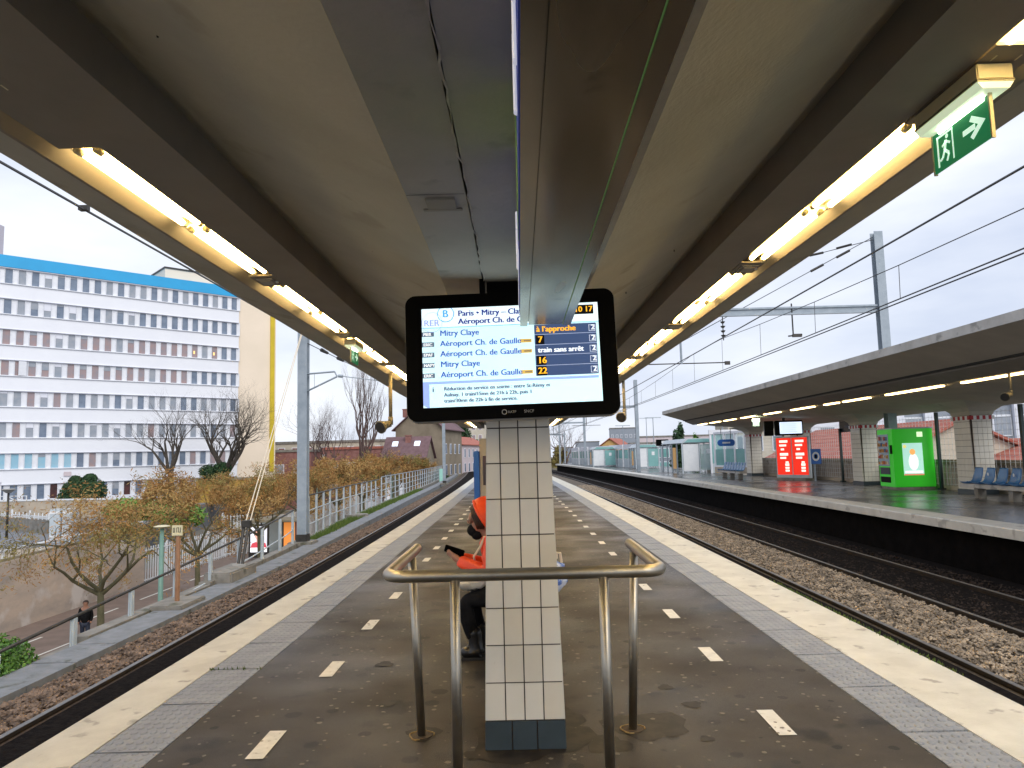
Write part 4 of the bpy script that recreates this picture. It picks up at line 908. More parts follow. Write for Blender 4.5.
# local frame: x along facade, y into the building, z up
Z0 = 1.12+2.72; ST = 3.2; NC = 22
def Zt(v): return v+2.72
GB = -2.72
HT = 7*3.2+.95+1.62+.10+1.25
MB().box(0, Lf, .25, 14, 0, HT-.3).build('wall', 'wall_w', ob)
MB().box(-.0, Lf+.02, -.12, 14, HT-1.25, HT).build('parapet', 'cyan', ob)
MB().box(Lf+.02, Lf+5.1, .4, 13, 0, HT-1.2).build('side_wall', 'wall_beige', ob)
MB().box(Lf+4.3, Lf+4.85, .2, .39, 3.0, HT-1.0).build('yellow_strip', 'yellow', ob)
sills = [i*ST+.95 for i in range(8)]
wt = 1.62
for i in range(8):
    zb = sills[i]+wt; ztp = sills[i+1] if i < 7 else HT-1.25
    MB().box(-.02, Lf+.01, -.02, .25, zb+.06, ztp-.06).build('spandrel', 'wall_band', ob)
    MB().box(-.03, Lf+.02, -.10, .25, zb, zb+.055).build('ledge', 'wall_w', ob)
    if i < 7: MB().box(-.03, Lf+.02, -.16, .25, ztp-.055, ztp).build('sill_ledge', 'frame_w', ob)
MB().box(-.02, Lf+.01, -.02, .25, 0, sills[0]).build('plinth', 'wall_w', ob)
rs = random.Random(12); pitch = Lf/NC; cnt = 0; rest = MB(); restp = {}
for c in range(NC):
    xa = (c+.22)*pitch; xb = xa+pitch*.56
    for i in range(8):
        za = sills[i]+.01; zb = za+wt-.02
        row = 8-i
        if row in (3,): g_ = (rs.choice(['g_pink', 'g_pink', 'g_grey']) if c < 20 else 'g_blue')
        elif row == 4: g_ = rs.choice(['g_pink', 'g_grey', 'g_pink']) if c < 17 else 'g_blue'
        elif row == 5: g_ = rs.choice(['g_grey', 'g_grey', 'g_blue', 'g_pink']) if c < 6 else rs.choice(['g_blue', 'g_grey'])
        elif row == 6: g_ = rs.choice(['g_blue', 'g_pink', 'g_grey', 'g_grey'])
        elif row == 7: g_ = 'g_cyan' if c < 7 else rs.choice(['g_grey', 'g_pink', 'g_blue'])
        elif row == 8: g_ = rs.choice(['g_blue', 'g_dark', 'g_blue'])
        else: g_ = rs.choice(['g_blue', 'g_blue', 'g_grey']) if c > 9 or row == 2 else rs.choice(['g_blue', 'g_grey'])
        if row == 3 and c in (17, 19): lit = True
        else: lit = False
        fr = MB() if cnt < 96 else rest
        fr.box(xa-.05, xa, .05, .25, za, zb).box(xb, xb+.05, .05, .25, za, zb).box(xa, xb, .05, .25, zb-.05, zb).box(xa, xb, .05, .25, za, za+.05)
        fr.box(xb+.06, xa+pitch-.06, .12, .25, za-.01, zb+.01)
        gp = MB().box(xa, xb, .14, .2, za+.05, zb-.05)
        if cnt < 96:
            wo = fr.build('window', 'frame_w', ob); gp.build('pane', g_, wo)
            if rs.random() < .45: hb_ = rs.choice((.2, .35, .5, .8)); MB().box(xa+.02, xb-.02, .11, .135, zb-.05-hb_, zb-.05).build('blind', 'g_grey' if g_ != 'g_grey' else 'wall_w', wo)
        else: restp.setdefault(g_, MB()).add(gp.v, gp.f)
        if lit: restp.setdefault('lit', MB()).box(xa+.2, xa+.36, .12, .139, za+.5, za+.85)
        cnt += 1
wr = rest.build('window', 'frame_w', ob); wr['kind'] = 'stuff'
for k, m in restp.items(): m.build('pane', k, wr)['kind'] = 'stuff'
MB().cbox((2.5*pitch+.3, -.15, sills[4]+.8), (.7, .1, 1.5), .25).build('open_window', 'frame_w', ob)
dr = MB().box(.6, 1.9, -.02, .0, .0, 2.9).build('door', 'frame_w', ob); MB().box(.8, 1.7, -.05, -.021, .8, 1.7).box(.8, 1.7, -.05, -.021, 2.2, 2.7).build('pane', 'g_dark', dr)
MB().box(8.2, 8.5, -.4, -.02, .3, 2.7).build('drain_duct', 'wall_beige', ob); MB().box(7.3, 8.0, -.14, -.121, 3.3, 3.75).build('logo_plate', 'wall_pink', ob)
MB().box(Lf-8, Lf+5, 3, 11, HT-.3, HT+1.9).build('roof_house', 'wall_beige', ob); MB().box(Lf-8.1, Lf+5.1, 2.9, 11.1, HT+1.9, HT+2.1).build('roof_trim', 'dk_metal', ob)
t = thing('tower_block', 'pale pinkish taller block cut off by the left edge of the photo', 'building', (-69.2, 72, -2.7))
MB().box(-8, 6.2, -1, 14, 0, 34).build('wall', 'wall_pink', t)
t = thing('entrance_stairs', 'white railings and steps before the glazed door of the white office block', 'stairs', (-50.6, 72.6, -2.72))
MB().box(-2, 2, -1.5, 1.0, 0, .5).build('steps', 'concrete', t)
for x in (-1.9, 0, 1.9): MB().box(x-.04, x+.04, -1.5, -1.42, .5, 1.5).build('post', 'white_p', t)
MB().box(-1.95, 1.95, -1.49, -1.43, 1.5, 1.56).tube((-1.9, -1.46, 1.5), (0, -1.46, .6), .04, n=6).tube((0, -1.46, 1.5), (1.9, -1.46, .6), .04, n=6).build('rail', 'white_p', t)

# ------------------------------------------------------------------ trees
def tree(name, label, loc, seed, trunk_h, limb, n1, spread, levels, r0, mat, leaf=None, nleaf=0, ls=.12, up=.3, group=None, droop=0, lw=.3, kids_=(3, 4), lenf=.72, cat='tree', lean=(0, 0)):
    rs = random.Random(seed); t = thing(name, label, cat, loc, 0, group); b = MB(); tips = []
    def grow(p, d, L_, r, lv):
        pts = [p]; rr_ = [r]; q = p.copy(); dd = d.copy(); n = 4
        for i in range(n):
            dd = (dd+Vector((rs.gauss(0, .16), rs.gauss(0, .16), rs.gauss(0, .10)+up*.12-droop*.1*(levels-lv))))
            dd.normalize(); q = q+dd*L_/n; pts.append(q.copy()); rr_.append(r*(1-.55*(i+1)/n))
        b.path(pts, rr_, 7 if lv >= levels-1 else (5 if lv > 1 else 3), cap=False)
        if lv <= 1:
            for q2 in pts[1:]: tips.append((q2.copy(), dd.copy()))
        if lv == 0: return
        k = rs.randint(*kids_)
        for j in range(k):
            i = rs.choice((2, 3, 4)) if j else 4; base = pts[i]
            a = dd.orthogonal().normalized(); a = Matrix.Rotation(rs.uniform(0, 6.28), 3, dd) @ a
            nd = (dd*(1-.45*spread)+a*spread*rs.uniform(.6, 1.1)+Vector((0, 0, up*.35))).normalized()
            grow(base.copy(), nd, L_*lenf*rs.uniform(.75, 1.15), rr_[i]*.72, lv-1)
    top = Vector((lean[0], lean[1], trunk_h))
    b.path([(0, 0, -.1), (0, 0, .15), top*.5+Vector((.04, 0, 0)), top], [r0*1.5, r0*1.1, r0*.95, r0*.85], 10)
    for i in range(n1):
        a = 2*pi*(i+rs.uniform(-.25, .25))/n1; el = spread
        d = Vector((cos(a)*el, sin(a)*el, 1-.45*el+up*.3)).normalized(); grow(top-Vector((0, 0, rs.uniform(0, .12*trunk_h))), d, limb*rs.uniform(.85, 1.15), r0*.62, levels)
    tr = b.build('trunk', mat, t, smooth=True)
    if leaf:
        bs = [MB() for _ in leaf]
        for _ in range(nleaf):
            p, d = rs.choice(tips); p = p+Vector((rs.gauss(0, .16), rs.gauss(0, .16), rs.gauss(0, .13)))
            a = (d+Vector((rs.uniform(-1, 1), rs.uniform(-1, 1), rs.uniform(-1, 1)))*1.1).normalized(); u = a.orthogonal().normalized(); s_ = ls*rs.uniform(.5, 1.4)
            u = Matrix.Rotation(rs.uniform(0, 6.28), 3, a) @ u
            # clumps: neighbouring leaves share their tone
            k = int((sin(p.x*1.7+seed)+sin(p.y*1.9)+sin(p.z*2.3+seed)+3+rs.uniform(-1.3, 1.3))/6*len(leaf)); k = max(0, min(len(leaf)-1, k))
            bs[k].add([p-a*s_, p+u*s_*lw, p+a*s_, p-u*s_*lw], [(0, 1, 2, 3)])
        m = MB(); mats = []
        for k, q in enumerate(bs): m.mi(k).add(q.v, q.f); mats.append(leaf[k])
        m.build('crown', mats, t)
    return t
LV = ['leaf_y', 'leaf_o', 'leaf_ol']
street = [(-15.3, 26.5, 11, 3.0, 1.05, 'brown-leaved street tree nearest the camera, forking in front of the tan wall'),
          (-15.6, 35, 12, 3.8, 1.0, 'full orange-brown street tree behind the rusty sign post'),
          (-15.7, 43.5, 13, 4.2, 1.0, 'orange-brown street tree left of the bus shelter and guy wires'),
          (-15.8, 53, 14, 4.4, 1.0, 'orange-brown street tree just right of the big mast'),
          (-15.4, 61, 15, 4.5, 1.0, 'bushy orange-brown street tree below the bare poplar'),
          (-15.0, 69, 16, 4.5, 1.0, 'orange-brown street tree before the red-roofed low buildings'),
          (-14.4, 82, 17, 4.8, 1.05, 'brown street tree in front of the mauve-roofed house'),
          (-13.6, 92, 18, 4.8, 1.05, 'last brown street tree beside the brown gabled house')]
for i, (x, y, sd_, th, f, lab) in enumerate(street):
    near = i == 0
    tree('street_tree', lab, (x, y, -5.19), sd_, 2.3 if near else 2.4+.15*i, 2.35 if near else 2.1, 6, .95 if near else .84, 4, .13, 'bark_g', LV, 11000 if near else 16000 if i < 4 else 8000, .068 if near else .085 if i < 4 else .14, up=.16 if near else .34, group='brown street trees in a row', lw=.22, kids_=(2, 4), lenf=.66, droop=.4 if near else .1)
tree('bare_tree', 'bare tree with thick dark limbs in front of the white building, left one', (-37.3, 77, -2.72), 31, 3.4, 3.4, 4, .55, 5, .34, 'bark', up=.45, group='bare trees before the white building', kids_=(2, 4), lenf=.70)
tree('bare_tree', 'bare tree with thick spreading limbs before the beige side wall', (-32.3, 79, -2.72), 47, 3.0, 3.9, 5, .66, 5, .48, 'bark', up=.40, group='bare trees before the white building', kids_=(3, 4), lenf=.72)
tree('bare_tree', 'tall bare poplar-like tree with upright reddish twigs behind the street trees', (-19.3, 89, -5.19), 52, 5.0, 6.2, 7, .17, 5, .30, 'bark_r', up=1.1, kids_=(3, 4), lenf=.62)
tree('bare_tree', 'broad bare reddish tree just left of the tall poplar', (-23.5, 88, -5.19), 55, 4.6, 3.9, 5, .55, 5, .26, 'bark_r', up=.5, kids_=(3, 5), lenf=.70)
tree('bare_tree', 'small bare tree hiding the low red buildings right of the poplar', (-17.2, 90, -5.19), 57, 4.0, 2.8, 4, .55, 4, .15, 'bark_r', up=.5, kids_=(3, 4), lenf=.70)

# ------------------------------------------------------------------ houses on the left
def house(name, label, loc, rz, Lx, Ly, he, hr, wall, roof, wins=(), chim=(), over=.3, skl=(), group=None, gwin=()):
    """ridge along local x; the wall facing -y shows the windows"""
    t = thing(name, label, 'house', loc, rz, group)
    MB().prism([(-Ly/2, 0), (Ly/2, 0), (Ly/2, he), (0, hr-.12), (-Ly/2, he)], 'x', -Lx/2, Lx/2).build('wall', wall, t)
    b = MB(); s = (hr-he)/(Ly/2)
    for sg in (-1, 1): b.prism([(sg*(Ly/2+over), he-over*s), (0, hr), (0, hr+.14), (sg*(Ly/2+over), he-over*s+.14)], 'x', -Lx/2-over, Lx/2+over)
    rf = b.build('roof', roof, t)
    for x, y, h in chim: c = MB().box(x-.35, x+.35, y-.3, y+.3, hr-1.4, hr+h).box(x-.42, x+.42, y-.37, y+.37, hr+h, hr+h+.12).build('chimney', 'brick' if roof == 'roof_mauve' else 'render_br', rf)
    for x, fz in skl:
        yy = -Ly/2*(1-fz); z = he+(hr-he)*fz; c = MB().cbox((x, yy, z+.16), (.75, .9, .06), 0, math.atan(s)).build('skylight', glow('skylight_glass', (.75, .85, 1), .8), rf)
    for x, z, w_, h in wins:
        f = MB().box(x-w_/2, x+w_/2, -Ly/2-.04, -Ly/2+.05, z, z+h).build('window', 'frame_w', t); MB().box(x-w_/2+.08, x+w_/2-.08, -Ly/2-.06, -Ly/2-.041, z+.08, z+h-.08).build('pane', 'g_blue', f)
    for sx, y, z, w_, h in gwin:
        X = sx*Lx/2; f = MB().box(min(X, X+sx*.05), max(X, X+sx*.05), y-w_/2, y+w_/2, z, z+h).build('window', 'frame_w', t); X2 = X+sx*.05; MB().box(min(X2, X2+sx*.02), max(X2, X2+sx*.02), y-w_/2+.08, y+w_/2-.08, z+.08, z+h-.08).build('pane', 'g_dark', f)
    return t
house('town_house', 'low house with a mauve tiled roof, two skylights and a brick chimney', (-14.9, 97, -5.2), -.10, 5.6, 5.5, 6.9, 9.5, 'render_br', 'roof_mauve', wins=[(-2, 4.2, .9, 1.2), (0, 4.2, .9, 1.2), (2, 4.2, .9, 1.2)], chim=[(.1, -.6, .2)], skl=[(-1.6, .62), (1.4, .62)])
house('town_house', 'tall brown rendered house with a plain gable, rising behind the mauve roof', (-13.4, 108, -5.2), pi/2-.16, 11, 7.0, 11.0, 14.0, 'render_br', 'roof_mauve', chim=[(-4.6, 2.3, -.3), (4, -1, .4)], wins=[(-4+2.6*i, z, 1, 1.5) for i in range(4) for z in (1.2, 4.2, 7.2)], over=.45)
house('town_house', 'pale pink town house squeezed between the brown house and the slim mast', (-10.9, 128, -5.2), pi/2-.18, 18, 6, 8.8, 10.2, 'wall_pink', 'roof_red', wins=[(-7+2.8*i, z, 1, 1.5) for i in range(6) for z in (1.2, 4.2, 6.6)])
house('town_house', 'small cream house beyond the slim mast at the end of the street', (-10.3, 160, -5.2), pi/2-.18, 14, 6, 6.4, 9, 'render_cr', 'roof_mauve', wins=[(-5+3*i, 2.5, 1, 1.5) for i in range(4)])
def block(name, label, loc, rz, Lx, Ly, H, wall, nx, nz, z0=1.2, pane='g_blue', ww=.55, wh=1.4, band=None, cat='building', roofm=None, group=None):
    t = thing(name, label, cat, loc, rz, group); MB().box(-Lx/2, Lx/2, -Ly/2, Ly/2, 0, H).build('wall', wall, t); dz = (H-z0)/nz; dx = Lx/nx
    MB().box(-Lx/2-.15, Lx/2+.15, -Ly/2-.15, Ly/2+.15, H, H+.35).build('roof', roofm or 'concrete', t)
    for k in range(nz):
        for i in range(nx):
            x = -Lx/2+(i+.5)*dx; z = z0+k*dz; f = MB().box(x-dx*ww/2, x+dx*ww/2, -Ly/2-.06, -Ly/2+.05, z, z+wh).build('window', 'frame_w', t)
            MB().box(x-dx*ww/2+.1, x+dx*ww/2-.1, -Ly/2-.08, -Ly/2-.061, z+.1, z+wh-.1).build('pane', pane, f)
    return t
block('apartment_block', 'grey-cream apartment tower behind the dark tree at the end of the street', (-17.5, 225, -5.2), -.2, 16, 12, 21, 'render_cr', 8, 6, z0=2, wh=1.7, pane='g_pink')
block('low_building', 'long low building with red brick fronts behind the big mast', (-29, 116, -5.2), -.05, 26, 10, 9.4, 'render_cr', 12, 2, z0=5.6, wh=1.3, pane='brick', ww=.5)
block('low_building', 'dark red low building just right of the yellow strip', (-34, 104, -5.2), .05, 9, 6, 8.0, 'brick', 3, 2, z0=2, wh=1.3, pane='g_grey')
block('low_building', 'dark red low building behind the bare poplar', (-22.5, 105, -5.2), -.05, 10, 6, 8.2, 'brick', 4, 2, z0=2, wh=1.3, pane='g_grey', roofm='roof_red')
t = thing('gatehouse', 'small ochre flat-roofed shed behind the second bare tree', 'shed', (-31.5, 80.5, -2.72)); MB().box(-4, 1.5, -1.5, 1.5, 0, 2.4).build('wall', pm('ochre_wall', (.36, .2, .05), (.5, .33, .04)), t); MB().box(-4.2, 1.7, -1.7, 1.7, 2.4, 2.6).build('roof', 'brown_rail', t)
def leafy(name, label, loc, h, r, mat, n, s, seed, bark='bark', blobs=5):
    rs = random.Random(seed); t = thing(name, label, 'tree', loc); b = MB().path([(0, 0, 0), (.1, 0, h*.5), (0, 0, h*.85)], [.25, .18, .06], 8)
    for k in range(6): a = k; b.path([(0, 0, h*.35+.08*k*h), (cos(a)*r*.6, sin(a)*r*.6, h*.5+.08*k*h)], [.08, .03], 5)
    b.build('trunk', bark, t); m = MB()
    for k in range(blobs*3):
        zz = h*(.28+.68*k/(blobs*3)); q = r*(1.0-.75*k/(blobs*3)); a = rs.uniform(0, 6.28); leafball(m, (cos(a)*q*.55, sin(a)*q*.55, zz), (q*.65, q*.65, h*.13), n, s, rs, .3)
    m.build('crown', mat, t); return t
leafy('dense_tree', 'dense dark evergreen tree at the end of the street, before the apartment tower', (-12.2, 150, -5.2), 15, 4.2, 'leaf_g', 330, .55, 61)
leafy('dense_tree', 'smaller dark evergreen beside the dense one, nearer the tracks', (-8.9, 152, -5.2), 10, 2.6, 'leaf_g', 220, .5, 62)
leafy('young_tree', 'small bright green tree near the slim left mast', (-9.6, 128, -5.0), 6.5, 1.1, 'leaf_l', 90, .35, 63)
bush('ivy_bush', 'dark green ivy clump under the brown gabled house', 'bush', [((-10.9, 97, -1.4), (1.0, 1.0, 1.5)), ((-10.2, 98, -1.9), (.9, .9, 1.2))], 'leaf_g', 900, .25, 64)
t = thing('green_hoarding', 'small mint-green hoarding by the foot of the slim left mast', 'hoarding', (-8.6, 80, -1.2)); MB().box(-.35, .35, -.05, .05, .1, 1.5).build('panel', pm('mint', (.3, .6, .52), (.35, .66, .58)), t); MB().box(-.33, -.27, -.04, .04, -.2, .1).build('post', 'gal', t); MB().box(.27, .33, -.04, .04, -.2, .1).build('post', 'gal', t)

# overhead wires, left track
def wires(name, label, lines, r=.012, mat='wire'):
    t = thing(name, label, 'overhead wire', lines[0][0])
    for l in lines: MB().path(l, r, 5).build('wire', mat, t, world=True)
    return t
WY = [-4]+frange(0, 120, 10)
t = wires('contact_wire', 'pair of overhead wires running along the left canopy edge', [[(-4.42+cx(y), y, 4.24) for y in WY], [(-4.36+cx(y), y, 4.20) for y in WY]], .011)
MB().cbox((-4.39, 7.1, 4.22), (.09, .06, .05)).build('clamp', 'dk_metal', t, world=True)
t = wires('anchor_wire', 'insulated anchor wires leaving the big left mast under the canopy edge', [[(-6.75, 22.9, 5.75), (-5.2, 34, 5.0), (-4.5, 60, 4.6)], [(-6.75, 22.9, 5.35), (-5.3, 34, 4.7), (-4.5, 62, 4.3)]], .014)
for (x, y, z) in ((-6.6, 24.0, 5.67), (-6.4, 25.4, 5.57), (-6.6, 24.0, 5.29), (-6.4, 25.4, 5.2)): MB().tube((x, y, z), (x+.06, y+.5, z-.03), .07, .05, n=8).build('insulator', 'dk_metal', t, world=True)

# ================================================================== RIGHT SIDE
MR = mast(14.45, 28.2, -.2, 10.1, 'big grey mast rising behind the far canopy with a long cross beam', w=.34, foot=False)
b = MB().box(-11.5, -.18, -.07, .07, 7.05, 7.12).box(-11.5, -.18, -.07, .07, 7.30, 7.37).box(-11.5, -.18, -.008, .008, 7.121, 7.299); b.build('cross_beam', 'gal', MR)
MB().tube((-3.55, 0, 7.5), (-3.55, 0, 6.2), .03, n=8).tube((-3.75, 0, 6.2), (-3.2, 0, 6.25), .03, n=6).cbox((-3.4, 0, 6.22), (.35, .12, .12)).build('drop_arm', 'dk_metal', MR)
MB().tube((-6.3, 0, 7.05), (-6.3, 0, 6.1), .02, n=6).build('insulator_rod', 'dk_metal', MR)
for k in range(4): MB().tube((-6.3, 0, 6.85-.18*k), (-6.3, 0, 6.78-.18*k), .10, .05, n=10).build('insulator', 'dk_metal', MR)
MB().tube((-8.0, 0, 7.05), (-8.0, 0, 5.2), .045, n=8).build('drop_post', 'gal', MR)
MB().tube((-9.3, 0, 5.22), (-6.1, 0, 5.22), .022, n=6).cbox((-6.2, 0, 5.2), (.2, .08, .14)).build('registration_tube', 'dk_metal', MR)
def mast_r(x, y, h, label, beam, zb=6.0):
    m = mast(x, y, -.05, h, label, w=.28, foot=False)
    MB().box(-beam, -.16, -.06, .06, zb, zb+.2).build('cross_beam', 'gal', m)
    MB().tube((-beam*.45, 0, zb), (-beam*.45, 0, zb-1.4), .03, n=6).tube((-beam*.45-1.2, 0, zb-1.4), (-beam*.45+1.2, 0, zb-1.4), .02, n=6).build('drop_arm', 'dk_metal', m)
    return m
mast_r(9.95, 61.0, 7.7, 'grey mast on the far platform just right of the screen', 9.5, 5.4)
mast_r(8.55, 95, 7.6, 'slender grey mast at the far end of the far platform', 9.0, 5.6)
mast_r(6.9, 125, 6.6, 'distant thin mast nearest the vanishing point beside the column', 9, 5.0)
mast_r(8.2, 132, 5.5, 'distant thin leaning mast right of the thinnest one', 2, 5.0)
def lines_r(x, z0, off=0): return [(x+cx(y), y, z0) for y in [-4]+frange(0, 130, 9)]
t = wires('contact_wire', 'thick dark overhead wire above the far track, with short droppers', [lines_r(7.6, 4.47), lines_r(7.6, 4.40)], .014)
def sag(y, z0, s_, ph=0): u = ((y-28.2-ph) % 50)/50; return z0-s_*4*u*(1-u)
t2 = wires('catenary_wire', 'thin carrier wire sagging above the far track', [[(7.62+cx(y), y, sag(y, 5.75, .75)) for y in frange(-2, 128, 4)]], .010)
for i, y in enumerate(frange(6, 70, 4)[:16]): MB().tube((7.6+cx(y), y, 4.47), (7.62+cx(y), y, sag(y, 5.75, .75)), .007, n=4).build('dropper', 'wire', t2, world=True)
wires('contact_wire', 'overhead wire above the middle right track', [lines_r(4.6, 4.06)], .013)
wires('catenary_wire', 'thin carrier wire above the middle right track', [[(4.6+cx(y), y, sag(y, 5.3, .5)) for y in frange(-2, 128, 4)]], .010)
t = wires('anchor_wire', 'two insulated wires slanting down from the top of the big right mast', [[(14.3, 28.2, 9.9), (8.4, 29, 6.9), (4.8, 40, 5.4)], [(14.3, 28.2, 9.8), (11.0, 30, 9.35), (7, 34, 8.8)]], .016)
for p0, p1 in (((13.4, 28.3, 9.42), (12.9, 28.4, 9.17)), ((12.4, 28.5, 8.92), (11.9, 28.55, 8.67)), ((13.6, 28.5, 9.72), (13.1, 28.8, 9.65)), ((12.7, 29.1, 9.58), (12.2, 29.3, 9.52))): MB().tube(p0, p1, .05, n=8).build('insulator', 'dk_metal', t, world=True)

# far canopy
FY = frange(7, 44, 3.7)
t = thing('far_canopy', 'long concrete canopy over the far platform with a row of lamps beneath', 'canopy', (11, 25, 3.2))
def fs_(prof, name, mat): return MB().sweep(prof, FY).build(name, mat, t, world=True)
fs_([(9.22, 3.82), (9.22, 4.02), (9.5, 4.05), (14.6, 3.5), (14.6, 3.3), (10.4, 3.9)], 'roof_slab', 'fascia')
fs_([(9.24, 3.815), (10.45, 3.44), (10.45, 3.70), (9.4, 3.86)], 'lip', 'canopy_under')
fs_([(10.46, 3.40), (10.56, 3.40), (10.56, 3.6), (10.46, 3.6)], 'groove', 'joint')
fs_([(10.57, 3.36), (11.05, 3.16), (11.14, 3.16), (11.14, 3.7), (10.57, 3.7)], 'edge_beam', 'band')
fs_([(11.15, 3.22), (11.36, 3.20), (11.36, 3.6), (11.15, 3.6)], 'trough', 'band')
fs_([(11.37, 3.15), (15.4, 2.78), (15.4, 3.3), (11.37, 3.6)], 'wing_slab', 'canopy_under')
fl = glow('far_tube', (1, .74, .34), 7.0)
ff = None; lamps = [(15.2, 18.2), (18.9, 21.9), (22.8, 24.7), (25.0, 26.2), (27.0, 29.3), (30.4, 32.4), (33.6, 35.6), (36.4, 38.4), (39.0, 41.0), (41.6, 43.6)]
for i, (ya, yb) in enumerate(lamps):
    t = thing('light_fixture', f'yellow lamp strip under the far canopy, {ORD[i]} one from the right edge of the photo', 'ceiling light', (11.25+cx((ya+yb)/2), (ya+yb)/2, 3.2), 0, 'lamp strips under the far canopy')
    h = (yb-ya)/2; MB().box(-.085, .085, -h, h, -.05, -.01).build('tray', 'tray', t); MB().box(-.06, .06, -h+.06, h-.06, -.09, -.051).build('tube', fl, t)
t = thing('exit_sign', 'tiny pale green exit light under the far canopy, left of the black screen', 'exit sign', (11.2, 34.2, 2.88), 0, 'emergency exit signs'); MB().cbox((0, 0, .08), (.3, .16, .12)).build('housing', exit_tube, t); MB().cbox((0, 0, -.1), (.3, .03, .2)).build('plate', sign_w, t)
speaker(11.1, 16.3, 'brass horn loudspeaker hanging from the far canopy above the row of blue seats', -1.6, 3.3, 2.68)
# the green machine's casing carries an added glow of its own
# columns with flared heads and bird-guard band
def far_col(y, label):
    x = 14.75+cx(y)
    t = thing('flared_column', label, 'column', (x, y, 0), 0, 'columns of the far canopy')
    MB().add([(sx*w_, sy*d_, z) for z, w_, d_ in ((0, .30, .42), (2.5, .34, .46)) for sx, sy in ((-1, -1), (1, -1), (1, 1), (-1, 1))], [(0, 3, 2, 1), (4, 5, 6, 7), (0, 1, 5, 4), (1, 2, 6, 5), (2, 3, 7, 6), (3, 0, 4, 7)]).build('core', 'grout', t)
    m = MB(); n = 12
    for k in range(n):
        z0, z1 = .16+k*.195, .16+(k+1)*.195-.01
        if z1 > 2.5: break
        for j in range(4):
            yy = -.42+j*.21; m.box(-.36, -.30+.0, yy+.005, yy+.205, z0, z1)
            xx = -.30+j*.15; m.box(xx+.004, xx+.146, -.475, -.42, z0, z1)
    m.build('tiles', 'tile', t); MB().box(-.37, .35, -.48, .47, 0, .15).build('base_tiles', 'tile_dk', t)
    fl_ = MB(); pr = [(2.5, .36, .48), (2.62, .40, .52), (2.74, .52, .68), (2.84, .75, .95), (2.95, 1.1, 1.4)]
    vs = [(sx*a, sy*b_, z) for z, a, b_ in pr for sx, sy in ((-1, -1), (1, -1), (1, 1), (-1, 1))]; fs = [(0, 3, 2, 1)]
    for i in range(len(pr)-1): fs += [(4*i+k, 4*i+(k+1) % 4, 4*i+4+(k+1) % 4, 4*i+4+k) for k in range(4)]
    fl_.add(vs, fs).build('flared_head', 'ceil2', t)
    red = pm('red_band', (.35, .02, .03), (.42, .03, .04), scale=3)
    q = MB(); q2 = MB()
    for j in range(8):
        (q if j % 2 == 0 else q2).box(-.39, -.37, -.5+j*.125, -.5+(j+1)*.125-.002, 2.36, 2.48); (q if j % 2 == 0 else q2).box(-.37+j*.095, -.37+(j+1)*.095-.002, -.52, -.5, 2.36, 2.48)
    q.build('warning_band', red, t); q2.build('warning_band', 'white_p', t)
for y, l in ((23.4, 'flared column behind the row of blue seats under the far canopy'), (30.6, 'flared tiled column between the dark name board and the green machine'), (37.2, 'flared tiled column between the red posters and the dark name board'), (44.2, 'flared tiled column just left of the red posters')): far_col(y, l)

# welded mesh fence on dark posts with concrete pickets at its foot
BX = lambda y: 15.25+cx(y)
posts = [15.8, 21.7, 26.0, 31.0, 33.6, 37.0, 40.5]
for i, y in enumerate(posts):
    t = thing('fence_post', ['dark leaning fence post outside the right edge of the photo', 'dark blue fence post rising through the row of blue seats', 'dark post between the green machine and the blue seats', 'right dark post of the navy name board', 'left dark post of the navy name board', 'dark post right of the red posters beside a column', 'dark post left of the red posters'][i], 'post', (BX(y)-.12, y, 0), 0, 'dark posts along the far fence')
    hh = 2.45 if i in (3, 4) else 2.75
    MB().cbox((0, 0, hh/2), (.09, .11, hh)).cbox((0, 0, .03), (.2, .2, .06)).build('post', 'dkgreen', t)
t = thing('mesh_fence', 'pale welded wire mesh fence behind the far platform', 'fence', (BX(28), 28, 0))
b = MB(); y = 12.0
while y < 45: b.cbox((BX(y)+.03, y, 1.42), (.008, .008, 2.5)); y += .22
z = .2
while z < 2.7: b.path([(BX(y)+.03, y, z) for y in frange(12, 45, 6)], .006, 4); z += .2
b.build('mesh_panel', 'white_p', t, world=True)
t = thing('picket_wall', 'weathered concrete picket wall with a mossy top rail behind the far platform', 'wall', (15.5, 28, 0))
b = MB(); y = 10.0; rs = random.Random(5)
while y < 47: b.cbox((BX(y)+.24, y, .48), (.09, .115, .96), rs.gauss(0, .03)); y += .185
b.build('pickets', 'picket', t, world=True)
MB().sweep([(15.40, .90), (15.58, .90), (15.58, 1.06), (15.40, 1.06)], frange(10, 47, 4)).build('top_rail', 'brown_rail', t, world=True)
MB().sweep([(15.38, 0), (15.6, 0), (15.6, .14), (15.38, .14)], frange(10, 47, 4)).build('foot', 'cream_wall', t, world=True)

# name board
t = thing('name_board', 'navy station name board held between two dark posts under the far canopy', 'sign', (14.95, 32.3, 2.3))
MB().cbox((0, 0, .22), (.10, 2.9, .50)).build('board', 'navy', t, bevel=.01)
q = MB()
for k, (yy, l_) in enumerate(((.45, .9), (-.55, .5))): q.cbox((-.053, yy, .22), (.003, l_, .10))
q.build('lettering', pm('faint_letters', (.10, .14, .22), (.06, .08, .14), scale=18), t)
